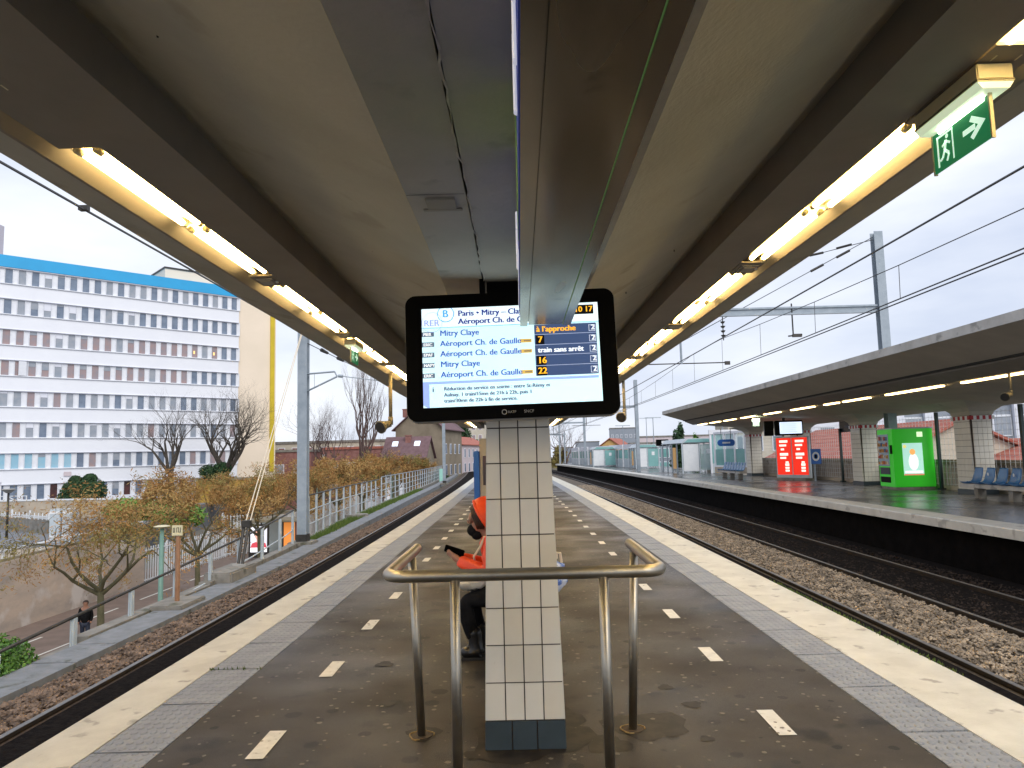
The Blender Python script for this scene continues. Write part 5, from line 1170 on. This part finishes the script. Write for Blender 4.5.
# hanging screen
t = thing('information_screen', 'small hanging black departure screen above the red posters on the far platform', 'screen', (12.6, 33.9, 2.55), radians(-12))
MB().cbox((0, 0, 0), (1.25, .30, .70)).build('frame', 'black', t, bevel=.03)
MB().cbox((.08, -.153, .0), (.98, .004, .54)).build('display', glow('far_screen', (.70, .82, 1.0), .85), t)
q = MB()
for k in range(5): q.cbox((.0, -.157, .18-.09*k), (.7-.1*(k % 2), .002, .018))
q.build('lettering', glow('far_scr_txt', (.2, .3, .6), .8), t)
MB().cbox((-.88, .05, 0), (.42, .28, .70)).build('side_case', 'black', t, bevel=.02); MB().cbox((-.2, 0, .52), (.12, .12, .34)).build('bracket', 'dk_metal', t)
# twin red posters
t = thing('poster_frame', 'pair of glowing red and white posters in a pale frame by the fence', 'poster', (13.75, 36.6, 0), radians(-58))
MB().cbox((0, 0, 1.15), (2.0, .16, 2.1)).build('frame', 'gal_l', t, bevel=.02); MB().cbox((0, 0, .06), (2.1, .3, .12)).build('foot', 'concrete', t)
for s in (-1, 1):
    p = MB().cbox((s*.47, -.083, 1.2), (.88, .006, 1.85)).build('poster', 'red', t)
    q = MB()
    for (u, z, w_, h) in ((.0, 1.95, .5, .12), (-.05, 1.75, .42, .1), (-.08, 1.55, .2, .1), (0, 1.30, .5, .13), (-.06, 1.12, .36, .1), (.16, .78, .24, .12), (.16, .62, .24, .1), (.16, .48, .24, .1), (.16, .9, .18, .08)): q.cbox((s*.47+u, -.0875, z), (w_, .003, h))
    q.build('print', 'pale_pr', p)
t = thing('pictogram_sign', 'blue sign with a white ring beside the red posters', 'sign', (14.15, 35.0, 0), radians(-35))
MB().cbox((0, 0, .6), (.08, .08, 1.2)).build('post', 'gal', t); MB().cbox((.1, -.06, 1.18), (.46, .04, .72)).build('plate', 'blue', t)
q = MB()
for i in range(16):
    a, a2 = 2*pi*i/16, 2*pi*(i+1)/16; q.quad(*[(.1+r*cos(x), -.083, 1.18+r*1.3*sin(x)) for r, x in ((.17, a), (.17, a2), (.10, a2), (.10, a))])
q.build('ring', 'white_p', t); MB().cbox((.1, -.084, 1.18), (.1, .006, .17)).build('symbol', 'black', t)

# green vending machine: glazed front toward the tracks (-x), wide poster side toward the camera (-y)
t = thing('vending_machine', 'bright green vending machine with a glazed front and a pale poster on its side', 'vending machine', (13.55, 26.4, 0), radians(-3))
Lx, Ly, Hh = 1.42, 1.25, 2.2
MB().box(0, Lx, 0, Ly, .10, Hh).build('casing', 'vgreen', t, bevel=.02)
MB().box(.03, Lx-.03, .03, Ly-.03, 0, .099).build('foot', 'concrete', t)
MB().box(-.01, Lx+.01, -.01, Ly+.01, Hh+.001, Hh+.05).build('top_cap', 'gal_l', t)
p = MB().box(.32, 1.02, -.012, -.001, .52, 1.68).build('poster', glow('poster_teal', (.42, .72, .62), .62), t)
yq = -.0135
def mk(nm, mat, polys):
    q = MB()
    for pl in polys: q.add(pl, [tuple(range(len(pl)))])
    return q.build(nm, mat, p)
mk('print', glow('pr_w', (.9, .93, .9), .7), [disc((.68, 1.0), .17, .30, yq)]); mk('print', glow('pr_w', (.9, .93, .9), .7), [[(.36, yq, .60), (.98, yq, .60), (.98, yq, .68), (.36, yq, .68)]])
mk('print', glow('pr_o', (.85, .4, .12), .7), [disc((.66, 1.36), .10, .11, yq-.001)]); mk('print', glow('pr_y', (.75, .65, .2), .7), [disc((.40, 1.56), .06, .06, yq)])
mk('print', glow('pr_r', (.6, .2, .12), .7), [[(.32, yq, .52), (1.02, yq, .52), (1.02, yq, .57), (.32, yq, .57)]])
MB().box(.86, 1.06, -.008, -.001, 1.90, 2.08).build('badge', glow('badge_w', (.75, .95, .6), .7), t)
fw = MB().box(-.03, -.001, .34, Ly-.10, .85, 2.02).build('glazed_front', pm('cabinet_interior', (.05, .07, .09), (.1, .12, .14), scale=4, emis=(.2, .25, .3), es=.35), t)
rs = random.Random(3); GM = [pm('goods_red', (.5, .1, .08)), pm('goods_white', (.65, .6, .55)), pm('goods_blue', (.1, .18, .35)), pm('goods_orange', (.6, .3, .1))]
for k in range(5):
    z = .93+k*.22; sh = MB().box(-.07, -.031, .36, Ly-.12, z-.03, z-.015).build('shelf', 'gal_l', fw); yy = .38
    while yy < Ly-.20: MB().box(-.066, -.034, yy, yy+.085, z-.014, z+rs.uniform(.07, .14)).build('goods', rs.choice(GM), fw); yy += .13
MB().box(-.035, -.001, .08, .20, 1.30, 1.62).build('keypad', 'black', t)
MB().box(-.02, -.001, .36, Ly-.12, .55, .80).build('label_panel', 'navy', t); MB().box(-.02, -.001, .36, Ly-.12, .25, .46).build('delivery_flap', 'black', t)

# blue seat rows on concrete plinths
def seat_mesh():
    b = MB(); pr = [(-.26, .02), (-.20, -.01), (-.02, -.02), (.10, .0), (.15, .05), (.20, .20), (.245, .40), (.25, .44)]
    n = len(pr); W2 = .205; vs = []; cols = [-1, -.8, -.35, .35, .8, 1]
    for (u, v) in pr:
        for c in cols: e = abs(c); vs.append((u, c*W2*(1-.15*(v > .3)), v+.035*(e > .7)*(e > .9 and 1 or .35)*(v < .3)-.0)); 
    m = len(cols); fs = [(i*m+j, i*m+j+1, (i+1)*m+j+1, (i+1)*m+j) for i in range(n-1) for j in range(m-1)]
    nb = len(vs); vs2 = vs+[(u+.018, c, v-.022) for u, c, v in vs]; fs2 = fs+[tuple(nb+k for k in reversed(f)) for f in fs]
    edge = [j for j in range(m)]+[i*m+m-1 for i in range(1, n)]+[(n-1)*m+j for j in range(m-2, -1, -1)]+[i*m for i in range(n-2, 0, -1)]
    fs2 += [(edge[k], nb+edge[k], nb+edge[(k+1) % len(edge)], edge[(k+1) % len(edge)]) for k in range(len(edge))]
    return b.add(vs2, fs2)
def seats(x, y0, n, label, pitch=.56):
    L_ = n*pitch; t = thing('seat_row', label, 'seats', (x, y0, 0), 0, 'blue seat rows on the far platform')
    MB().box(-.16, .20, -.1, L_+.1, .30, .42).build('beam', 'fascia', t, bevel=.01)
    y = .4
    while y < L_: MB().box(-.10, .14, y-.09, y+.09, 0, .299).build('support', 'concrete', t); y += 1.5
    s0 = seat_mesh()
    for k in range(n):
        q = MB().add([(a, b_+(k+.5)*pitch, c+.455) for a, b_, c in s0.v], s0.f).build('seat', 'seat_blue', t, smooth=True)
        if k % 2 == 0: MB().add([(.165, (k+.5)*pitch+.03+.035*cos(i*pi/4), .455+.25+.05*sin(i*pi/4)) for i in range(8)], [tuple(range(8))]).build('sticker', 'white_p', q)
    return t
seats(13.55+cx(19), 16.6, 10, 'row of blue plastic seats at the right edge in front of the mesh fence', .55)
seats(12.35+cx(41), 39.2, 8, 'row of blue plastic seats farther left, before the white framed shelter', .52)

# glass shelters and far platform furniture
def shelter(x, y, lx, ly, h, label, rz=0, panes=3, green=False):
    t = thing('platform_shelter', label, 'shelter', (x, y, 0), rz, 'glazed shelters on the far platform')
    MB().prism([(-lx/2-.1, h), (lx/2+.1, h), (lx/2-.25, h+.32), (-lx/2+.25, h+.32)], 'y', -ly/2-.1, ly/2+.1).build('roof', 'gal_l', t, bevel=.02)
    MB().prism([(-lx/2+.15, h+.04), (lx/2-.15, h+.04), (lx/2-.42, h+.26), (-lx/2+.42, h+.26)], 'y', -ly/2-.125, -ly/2-.101).build('fanlight', 'g_green', t)
    n = panes
    for sx in (-1, 1):
        for k in range(n+1): yy = -ly/2+ly*k/n; MB().cbox((sx*lx/2, yy, h/2), (.09, .09, h)).build('post', 'gal_l', t)
    MB().cbox((0, -ly/2, h/2), (.07, .07, h)).build('post', 'gal_l', t)
    for k in range(n): yy = -ly/2+ly*(k+.5)/n; MB().cbox((lx/2, yy, h/2+.1), (.02, ly/n-.12, h-.35)).build('glass_panel', 'glass', t)
    MB().cbox((-lx/4, -ly/2, h/2+.05), (lx/2-.14, .03, h-.25)).build('front_panel', 'white_p', t); MB().cbox((lx/4, -ly/2, h/2+.05), (lx/2-.14, .03, h-.3)).build('glass_panel', glass if not green else 'g_green', t)
    MB().cbox((lx/4, -ly/2-.02, h*.72), (.28, .005, .34)).build('notice', 'white_p', t)
    MB().cbox((-lx/2+.0, -ly/2+ly/n*1.5, h*.5), (.06, min(.9, ly/n-.35), h-.6)).build('advert', glow('shelter_ad', (.35, .2, .07), .5), t)
    MB().cbox((lx/2-.4, 0, .45), (.4, ly-.6, .05)).build('bench', 'seat_blue', t)
    return t
shelter(12.75, 55.0, 2.45, 7.0, 2.15, 'grey-green glazed shelter with white end panel left of the canopy tip', 0, 4)
shelter(12.3, 72, 2.2, 4.0, 2.0, 'teal glazed shelter just behind the grey-green one', 0, 3, True)
shelter(9.6, 84, 2.6, 3.4, 2.0, 'small pale blue glazed shelter toward the far platform end', 0, 2, True)
t = thing('information_screen', 'small black screen on a post by the teal shelter', 'screen', (12.1, 62, 0)); MB().cbox((0, 0, 1.3), (.12, .12, 2.6)).build('post', 'gal', t); MB().cbox((.1, 0, 2.35), (1.05, .25, .55)).build('frame', 'black', t, bevel=.03); MB().cbox((.2, -.13, 2.4), (.35, .01, .2)).build('display', 'white_p', t)
t = thing('name_sign', 'small oval blue name sign under the tip of the far canopy', 'sign', (13.1, 46.0, 2.05)); MB().prism(rrect(1.1, .42, .2), 'y', -.03, .03).build('plate', 'blue', t); MB().cbox((0, -.032, 0), (.5, .003, .1)).build('lettering', 'white_p', t)
MB().tube((-.3, 0, .2), (-.3, 0, .9), .02, n=6).tube((.3, 0, .2), (.3, 0, .9), .02, n=6).build('hanger', 'dk_metal', t)
# low green-glass parapet along the far end
for i in range(6):
    y = 76+i*6.6; x = 13.1+cx(y)-(y-76)*.055
    t = thing('glazed_screen', ['pale glazed parapet panel nearest the teal shelter', 'pale glazed parapet panel second from the teal shelter', 'pale glazed parapet panel below the small gabled house', 'pale glazed parapet panel left of the small gabled house', 'pale glazed parapet panel with a wide green pane', 'last pale glazed parapet panel at the platform tip'][i], 'parapet', (x, y, 0), math.atan2(6.6, -.6), 'glazed parapet panels')
    MB().cbox((0, 0, .45), (6.3, .1, .9)).build('base', 'gal_l', t); MB().cbox((0, 0, 1.4), (6.2, .04, .95)).build('glass_panel', 'g_green', t); MB().cbox((0, 0, 2.2), (6.3, .12, .5)).build('upper_panel', 'wall_w', t)
    for k in range(4): MB().cbox((-3.1+k*2.07, -.0, 1.2), (.12, .16, 2.4)).build('post', 'white_p', t)
for x, y, h, lab in ((15.2, 82, 5.6, 'thin lamp mast rising behind the far screen on a post'), (12.6, 88, 5.0, 'thin lamp mast behind the parapet, left of the big far mast'), (12.2, 44.8+20, 4.3, 'T-shaped lamp post before the conifer by the canopy tip'), (17.6, 100, 6.4, 'faint double lamp mast above the grey office block')):
    t = thing('platform_lamp', lab, 'lamp post', (x+(6 if 'T-' in lab else 0), y, -.2), 0, 'thin lamp masts beyond the far platform'); MB().tube((0, 0, 0), (0, 0, h), .06, .04, n=8).build('post', 'gal', t); MB().box(-.9, .9, -.08, .08, h, h+.1).build('lamp_arm', 'gal_l', t)
# white framed shelter at the fence, dark posts and wall stretch between
t = thing('glazed_bay', 'white-framed glazed bay behind the farther blue seats', 'shelter', (14.6+cx(45), 47.5, 0), radians(-70))
for x in (-2.2, -1.1, 0, 1.1, 2.2): MB().cbox((x, 0, 1.45), (.12, .12, 2.7)).build('post', 'frame_w', t)
for z in (.5, 2.75): MB().cbox((0, 0, z), (4.5, .1, .14)).build('frame', 'frame_w', t)
MB().cbox((0, .03, 1.1), (4.3, .04, 1.1)).build('glass_panel', 'g_green', t); MB().cbox((0, .03, 2.2), (4.3, .03, 1.0)).build('glass_panel', 'glass', t); MB().cbox((0, 0, .25), (4.5, .14, .42)).build('plinth', 'cream_wall', t)
wallseg('end_wall', 'weathered cream wall between the glazed shelter and the canopy column', (15.2, 52), (15.0, 58), 0, 2.0, .3, 'cream_wall', 'brown_rail')
t = thing('glass_door_bay', 'white-framed glass doors beneath the oval blue sign', 'doorway', (14.2, 50.5, 0), 0)
for x in (-.9, 0, .9): MB().cbox((x, 0, 1.4), (.12, .12, 2.8)).build('post', 'frame_w', t)
MB().cbox((-.45, 0, 1.7), (.74, .03, 2.0)).build('glass_panel', 'g_green', t); MB().cbox((.45, 0, 1.7), (.74, .03, 2.0)).build('glass_panel', 'g_blue', t); MB().cbox((0, 0, .35), (1.9, .1, .65)).build('base', 'gal_l', t); MB().cbox((0, 0, 2.85), (2.0, .2, .3)).build('lintel', 'frame_w', t)

# houses and buildings beyond the far platform
house('red_roof_house', 'long house whose red tiled roof fills the gap behind the navy name board', (23.0, 47, -5.2), pi/2-.02, 19, 8, 6.0, 8.0, 'render_cr', 'roof_red', group='red roofs beyond the mesh fence')
house('red_roof_house', 'lower red tiled roof seen between the green machine and the column', (26.5, 36.0, -5.2), pi/2-.05, 8.5, 7, 5.6, 6.9, 'render_cr', 'roof_red', group='red roofs beyond the mesh fence')
house('red_roof_house', 'house with a grey tiled roof and red hipped end at the right edge', (33.0, 36.5, -5.2), .25, 13, 10, 5.7, 7.5, 'brick', 'roof_grey', group='red roofs beyond the mesh fence')
def office(name, label, loc, rz, Lx, H, n, cat='office block'):
    t = thing(name, label, cat, loc, rz); MB().box(-Lx/2, Lx/2, 0, 12, 0, H).build('wall', 'grey_b', t)
    for i in range(n): x = -Lx/2+(i+.5)*Lx/n; MB().box(x-.42, x+.42, -.5, -.01, 0, H+.2).build('pier', 'wall_w', t)
    for i in range(n-1):
        x = -Lx/2+(i+1)*Lx/n
        for k in range(4): f = MB().box(x-.9, x+.9, -.08, -.01, 1+k*H/4, 1+k*H/4+H/4-1.0).build('window', 'frame_w', t); MB().box(x-.78, x+.78, -.12, -.081, 1.15+k*H/4, 1+k*H/4+H/4-1.2).build('pane', 'g_grey' if (i+k) % 3 else 'g_blue', f)
    MB().box(-Lx/2, Lx/2, -.6, 12, H+.21, H+.8).build('roof', 'fascia', t); return t
office('office_block', 'white-piered office block seen above the red roofs through the mesh fence', (49, 76, -5.2), -.12, 32, 13, 11)
office('office_block', 'pale office wing at the right edge of the photo above the grey roof', (72, 78, -5.2), -.3, 14, 12.5, 4)
block('low_building', 'white flat building behind the navy name board and tiled column', (31, 76, -5.2), -.1, 14, 8, 10.6, 'wall_w', 5, 3, pane='g_grey')
block('town_building', 'cream building with white windows behind the tip of the far canopy', (23.4, 71, -5.2), -.12, 7, 8, 9.3, 'render_cr', 4, 3, pane='g_blue', wh=1.5)
block('town_building', 'pale building with balconied windows seen over the farther blue seats', (27, 76.5, -5.2), -.12, 8, 6, 12.5, 'wall_w', 4, 4, pane='g_blue', wh=1.8, ww=.7)
house('town_house', 'orange-rendered house with a red roof beyond the glazed parapet', (17.7, 134, -5.2), pi/2-.35, 9, 8.5, 6.3, 9.3, 'render_or', 'roof_red', gwin=[(-1, 0, 5, 1, 1.2)])
house('town_house', 'small cream gabled house in front of the orange one', (17.8, 118, -5.2), pi/2-.2, 8, 5.5, 5.9, 8.0, 'render_cr', 'roof_red')
block('office_block', 'wide grey office block on the skyline above the orange house', (43, 300, -5.2), -.1, 11, 14, 16.5, 'grey_b', 6, 4, pane='g_grey')
block('office_block', 'lower grey office block on the skyline left of the wide one', (29, 310, -5.2), -.1, 10, 12, 11.5, 'grey_b', 5, 3, pane='g_grey')
block('office_block', 'faint grey block low on the skyline beside the column', (20, 330, -5.2), -.1, 8, 12, 9.5, 'grey_b', 4, 2, pane='g_grey')
block('town_building', 'long pale roofs on the skyline between the far mast and the conifer', (44, 190, -5.2), -.1, 26, 10, 10.5, 'wall_pink', 10, 2, pane='g_grey')
block('town_building', 'blue-grey hall with colourful hoarding behind the far mast', (20.5, 105, -5.2), -.1, 9, 6, 7.8, 'grey_b', 3, 2, pane='g_green', z0=4)
leafy('conifer', 'green conifer standing beside the left tip of the far canopy', (19.4, 88, -5.2), 10.0, 1.9, 'leaf_g', 260, .4, 71)
leafy('young_tree', 'yellow-green leafy tree right of the conifer by the canopy tip', (20.6, 85, -5.2), 8.6, 1.5, 'leaf_l', 160, .35, 72)
tree('bare_tree', 'distant bare grey tree near the column above the parapet end', (9.6, 150, -5.2), 81, 5.0, 4.0, 5, .45, 4, .25, 'bark_r', up=.5, kids_=(3, 4), lenf=.7)
leafy('dense_tree', 'dark brownish thicket near the vanishing point', (8.3, 150, -5.2), 8.5, 3.4, 'leaf_ol', 160, .5, 74)
rs = random.Random(77)
for i in range(14):
    a = -55+i*8.5; d = 380+rs.uniform(-40, 60); x = d*sin(radians(a)); y = d*cos(radians(a))
    if -14 < a < -4 or 2 < a < 10: continue
    block('distant_block', f'distant hazy block on the skyline, {ORD[i]} from the left', (x, y, -5.2), -radians(a), rs.uniform(20, 45), 14, rs.uniform(7, 13), rs.choice(['wall_pink', 'grey_b', 'render_cr']), 6, 2, pane='g_grey')

# ================================================================== PEOPLE
def skin_mesh(verts, edges, radii, root=0, sub=2):
    me = bpy.data.meshes.new('s'); me.from_pydata(verts, edges, []); o = bpy.data.objects.new('s', me); COL.objects.link(o)
    o.modifiers.new('k', 'SKIN'); 
    for i, sv in enumerate(me.skin_vertices[0].data):
        r = radii[i]; sv.radius = (r, r) if not isinstance(r, tuple) else r; sv.use_root = (i == root)
    m = o.modifiers.new('u', 'SUBSURF'); m.levels = sub; m.render_levels = sub
    dg = bpy.context.evaluated_depsgraph_get(); dg.update(); r = bpy.data.meshes.new_from_object(o.evaluated_get(dg))
    bpy.data.objects.remove(o); return r
def skin_obj(name, chains, mat, parent, sub=2, root=0):
    """chains: list of lists of (key, pos, radius); repeated keys join"""
    idx = {}; V_ = []; R_ = []; E_ = []
    for ch in chains:
        prev = None
        for it in ch:
            k = it[0]
            if k not in idx: idx[k] = len(V_); V_.append(it[1]); R_.append(it[2])
            if prev is not None: E_.append((idx[prev], idx[k]))
            prev = k
    me = skin_mesh(V_, E_, R_, root, sub); me.materials.clear(); me.materials.append(M[mat] if isinstance(mat, str) else mat)
    for p in me.polygons: p.use_smooth = True; p.material_index = 0
    me.name = name; o = bpy.data.objects.new(name, me); COL.objects.link(o)
    if parent: o.parent = parent
    return o
# seated person, facing -x, origin at feet below the pelvis (world x -.06, y 6.0)
pp = thing('person', 'person in an orange hooded jacket sitting and looking down at a phone', 'person', (-.13, 6.0, 0))
def hand(pre, wrist, palm, fdir, side, curl):
    """five fingers: palm vertex, four unequal fingers and a thumb from the palm's side"""
    w_ = Vector(wrist); p = Vector(palm); f = Vector(fdir).normalized(); s_ = Vector(side).normalized(); c = Vector(curl).normalized()
    ch = [[(pre+'w', w_, .024), (pre+'p0', w_.lerp(p, .5), .029), (pre+'p1', p, .031)]]
    for k, (o_, ln) in enumerate(((-.027, .062), (-.009, .073), (.009, .069), (.026, .052))):
        b0 = p+s_*o_*.9+f*.012
        ch.append([(pre+'p1', p, .031), (f'{pre}f{k}a', b0+f*.022, .0095), (f'{pre}f{k}b', b0+f*(.022+ln*.45)+c*.010, .0088), (f'{pre}f{k}c', b0+f*(.022+ln*.70)+c*.034, .0078)])
    ch.append([(pre+'p0', w_.lerp(p, .5), .029), (pre+'t1', w_.lerp(p, .6)-s_*.040+c*.010, .0115), (pre+'t2', w_.lerp(p, 1.0)-s_*.048+c*.028+f*.014, .0095)])
    return ch
def wx(x, y, z): return (x+.13, y, z)
PEL = ('pel', wx(.0, 0, .49), .12)
def K(n_, x, y, z, r): return (n_, wx(x, y, z), r)
body = [[PEL, K('wai', -.07, 0, .65, .11), K('che', -.20, 0, .84, .12), K('nk0', -.275, 0, .955, .06), K('nk1', -.31, 0, 1.0, .05), K('hd0', -.338, 0, 1.045, .072), K('hd1', -.362, 0, 1.10, .084), K('hd2', -.355, 0, 1.16, .068)],
        [K('hd0', -.338, 0, 1.045, .072), K('chn', -.405, 0, .992, .034)], [K('hd1', -.362, 0, 1.10, .084), K('nos', -.452, 0, 1.058, .013)]]
for s, n_ in ((-1, 'n'), (1, 'f')):
    wr = (-.51, s*.06, .76)
    body.append([K('che', -.20, 0, .84, .12), K(n_+'sh', -.22, s*.16, .89, .06), K(n_+'el', -.25, s*.22, .69, .042), (n_+'w', wx(*wr), .026)])
    body += hand(n_, wx(*wr), wx(-.548, s*.045, .785), (-.75, -s*.2, .5), (0, s*.55, .8), (-.2, -s*.9, .3))
    kx = -.465+(.045 if s > 0 else 0); body.append([PEL, K(n_+'hip', -.05, s*.095, .475, .09), K(n_+'kn', kx, s*.11, .455, .058), K(n_+'cf', kx+.02, s*.11, .30, .052), K(n_+'an', kx+.075, s*.11, .10, .036), K(n_+'to', kx, s*.12, .045, .032)])
skin_obj('body', body, 'skin', pp)
tr = [[K('pel', .0, 0, .49, .14), K('w2', -.02, 0, .58, .14)]]
for s, n_ in ((-1, 'n'), (1, 'f')):
    kx = -.465+(.045 if s > 0 else 0); tr.append([K('pel', .0, 0, .49, .14), K(n_+'hip', -.07, s*.095, .48, .10), K(n_+'mid', -.27, s*.105, .475, .082), K(n_+'kn', kx, s*.11, .455, .070), K(n_+'cf', kx+.015, s*.11, .30, .064), K(n_+'an', kx+.065, s*.11, .14, .055)])
skin_obj('trousers', tr, 'cloth_bk', pp)
for s, n_ in ((-1, 'n'), (1, 'f')):
    kx = -.465+(.045 if s > 0 else 0); bt = skin_obj('boot', [[K('a', kx+.055, s*.11, .25, .066), K('b', kx+.08, s*.11, .12, .060), K('c', kx+.08, s*.11, .062, .056), K('d', kx+.01, s*.115, .056, .052), K('e', kx-.05, s*.12, .05, .042)]], 'boot', pp, root=1)
    MB().prism([(kx+.13-.10, .0), (kx+.13+.145, .0), (kx+.13+.145, .022), (kx+.13-.10, .022)], 'y', s*.115-.05, s*.115+.05).build('sole', 'dk_metal', bt, bevel=.006)
    for q in range(3): MB().tube(wx(kx+.012+q*.022, s*.11-.03, .105+q*.035), wx(kx+.012+q*.022, s*.11+.03, .105+q*.035), .005, n=5).build('lace', 'grey_edge', bt)
jk = [[K('j0', -.0, 0, .53, .155), K('j1', -.08, 0, .67, .15), K('j1b', -.16, 0, .76, .165), K('j2', -.215, 0, .85, .165), K('j3', -.275, 0, .95, .115)]]
for s, n_ in ((-1, 'n'), (1, 'f')):
    jk.append([K('j2', -.215, 0, .85, .165), K(n_+'s', -.22, s*.17, .885, .09), K(n_+'u', -.255, s*.20, .78, .084), K(n_+'e', -.265, s*.215, .685, .074), K(n_+'f', -.39, s*.14, .715, .066), K(n_+'c', -.525, s*.07, .765, .045)])
jacket = skin_obj('jacket', jk, 'orange', pp)
# puffer quilting: real rolls in the surface
for v_ in jacket.data.vertices:
    n_ = v_.normal; a_ = sin((v_.co.z*.8+v_.co.x*.35)*2*pi/.062); v_.co += n_*.0055*a_
FD = Vector((-.85, 0, -.53))
def hk(th): return lambda x, y, z: x*FD.x+z*FD.z < th
b = MB(); cx_, cz_ = -.318+.13, 1.108
for rr_, th in (((.146, .135, .150), .012), ((.136, .125, .140), .012)): b.ball((cx_, 0, cz_), rr_, 32, 24, keep=hk(th))
def pt(v): 
    x, y, z = v; dz = max(0, z-cz_); dx = x-cx_
    return (x+.02*(dz/.15)**2-.012*max(0, -dx)/.15*0, y*(1-.35*(dz/.15)**2), z+.012*(dz/.15)**2)   # the crown of the hood rises to a soft peak
b.v = [pt(v) for v in b.v]; hood = b.build('hood', 'orange', jacket, smooth=True)
pts = []
for i in range(25):
    a = 2*pi*i/24; e1 = Vector((-.53, 0, .85)); r1 = .143; p = Vector((cx_, 0, cz_))+FD*.012+e1*cos(a)*r1+Vector((0, 1, 0))*sin(a)*r1*.90; pts.append(pt(p))
MB().path(pts, .013, 8, cap=False).build('hood_trim', 'orange', hood, smooth=True)
hb = MB().ball(wx(-.350, 0, 1.125), (.096, .090, .090), 22, 14, keep=lambda x, y, z: z > .035 or x > -.005)
for sg in (-1, 1):
    for k in range(5): hb.path([wx(-.405+.012*k, sg*(.055+.008*k), 1.165), wx(-.400+.014*k, sg*(.074+.006*k), 1.12), wx(-.375+.014*k, sg*(.084+.004*k), 1.06), wx(-.36+.012*k, sg*.08, 1.01)], [.013, .012, .010, .006], 5)
hb.build('hair', 'hair', pp, smooth=True)
MB().ball(wx(-.402, 0, .995), (.050, .060, .050), 16, 10).ball(wx(-.37, 0, .965), (.05, .06, .05), 12, 8).build('face_mask', 'cloth_bk', pp, smooth=True)
for s in (-1, 1):
    ey = MB().ball(wx(-.438, s*.031, 1.085), (.010, .013, .008), 10, 8).build('eye', pm('eye_white', (.6, .58, .55), rough=.2), pp, smooth=True); MB().ball(wx(-.4445, s*.031, 1.083), (.005, .006, .006), 8, 6).build('iris', 'black', ey, smooth=True)
MB().path([wx(-.30, -.15, .96), wx(-.335, -.17, .88), wx(-.39, -.14, .80), wx(-.375, -.10, .72)], .010, 6).build('bag_strap', 'tote', pp, smooth=True)
t = thing('mobile_phone', 'black phone held by the person in the orange jacket', 'phone', (-.555, 5.975, .835)); MB().cbox((0, 0, 0), (.165, .080, .014), 0, radians(-50), radians(19)).build('case', 'black', t, bevel=.005); MB().cbox((0, .0062, .0052), (.145, .068, .002), 0, radians(-50), radians(19)).build('display', 'g_dark', t)
# tote on the lap, bag on the bench
t = thing('tote_bag', 'cream cloth bag resting on the lap of the person in orange', 'bag', (-.42, 5.93, .555))
b = MB().ball((0, 0, .04), (.12, .12, .065), 16, 10); rs = random.Random(2); b.v = [(x+rs.gauss(0, .006), y+rs.gauss(0, .006), z+rs.gauss(0, .008)) for x, y, z in b.v]; b.build('body', 'tote', t, smooth=True)
MB().path([(-.06, -.05, .08), (-.03, -.06, .12), (.04, -.05, .12), (.07, -.03, .08)], .009, 6).build('handle', 'tote', t, smooth=True)
t = thing('shopping_bag', 'crumpled blue and white bag on the bench, peeking out right of the column', 'bag', (.22, 6.25, .43))
b = MB().ball((0, 0, .14), (.15, .16, .15), 14, 9); b.v = [(x+rs.gauss(0, .012), y+rs.gauss(0, .012), max(.001, z+rs.gauss(0, .014))) for x, y, z in b.v]; b.build('body', pm('bag_blue', (.06, .14, .45), (.55, .6, .72), scale=14, rough=.35, lo=.47, hi=.53), t)
MB().path([(.02, -.02, .27), (.06, -.02, .34), (.10, 0, .33), (.11, .02, .25)], .012, 6).cbox((.03, 0, .31), (.09, .05, .05), .4).build('handle', 'tote', t)
# pedestrian on the street
t = thing('person', 'small distant pedestrian in dark clothes behind the nearest street tree', 'person', (-16.6, 27.8, -5.19), .3)
pb_ = [[('pe', (0, 0, .95), .13), ('ch', (0, 0, 1.32), .15), ('nk', (0, 0, 1.48), .055), ('hd', (0, -.02, 1.60), .095), ('tp', (0, -.02, 1.68), .075)]]
for s, n_ in ((-1, 'a'), (1, 'b')):
    pb_.append([('ch', (0, 0, 1.32), .15), (n_+'s', (s*.17, 0, 1.38), .06), (n_+'e', (s*.22, .03, 1.10), .045), (n_+'w', (s*.2, -.10, .88), .035)]); pb_.append([('pe', (0, 0, .95), .13), (n_+'h', (s*.09, 0, .88), .09), (n_+'k', (s*.10, -.05*s, .48), .06), (n_+'n', (s*.10, s*.12, .08), .042), (n_+'t', (s*.10, s*.12-.13, .04), .035)])
skin_obj('body', pb_, 'skin', t)
skin_obj('coat', [[('pe', (0, 0, .85), .17), ('ch', (0, 0, 1.32), .17), ('nk', (0, 0, 1.45), .08)], [('ch', (0, 0, 1.32), .17), ('s', (-.17, 0, 1.38), .08), ('e', (-.22, .03, 1.10), .06), ('w', (-.2, -.08, .92), .05)], [('ch', (0, 0, 1.32), .17), ('s2', (.17, 0, 1.38), .08), ('e2', (.22, .03, 1.10), .06), ('w2', (.2, -.08, .92), .05)]], 'cloth_bk', t)
skin_obj('trousers', [[('p', (0, 0, .92), .13), ('h', (-.09, 0, .85), .10), ('k', (-.10, .05, .48), .07), ('n', (-.10, -.12, .12), .055)], [('p', (0, 0, .92), .13), ('h2', (.09, 0, .85), .10), ('k2', (.10, -.05, .48), .07), ('n2', (.10, .12, .12), .055)]], pm('dark_jeans', (.02, .03, .06)), t)
MB().ball((0, .0, 1.63), (.10, .11, .10), 12, 8, keep=lambda x, y, z: y > -.03 or z > .04).build('hair', 'hair', t, smooth=True)
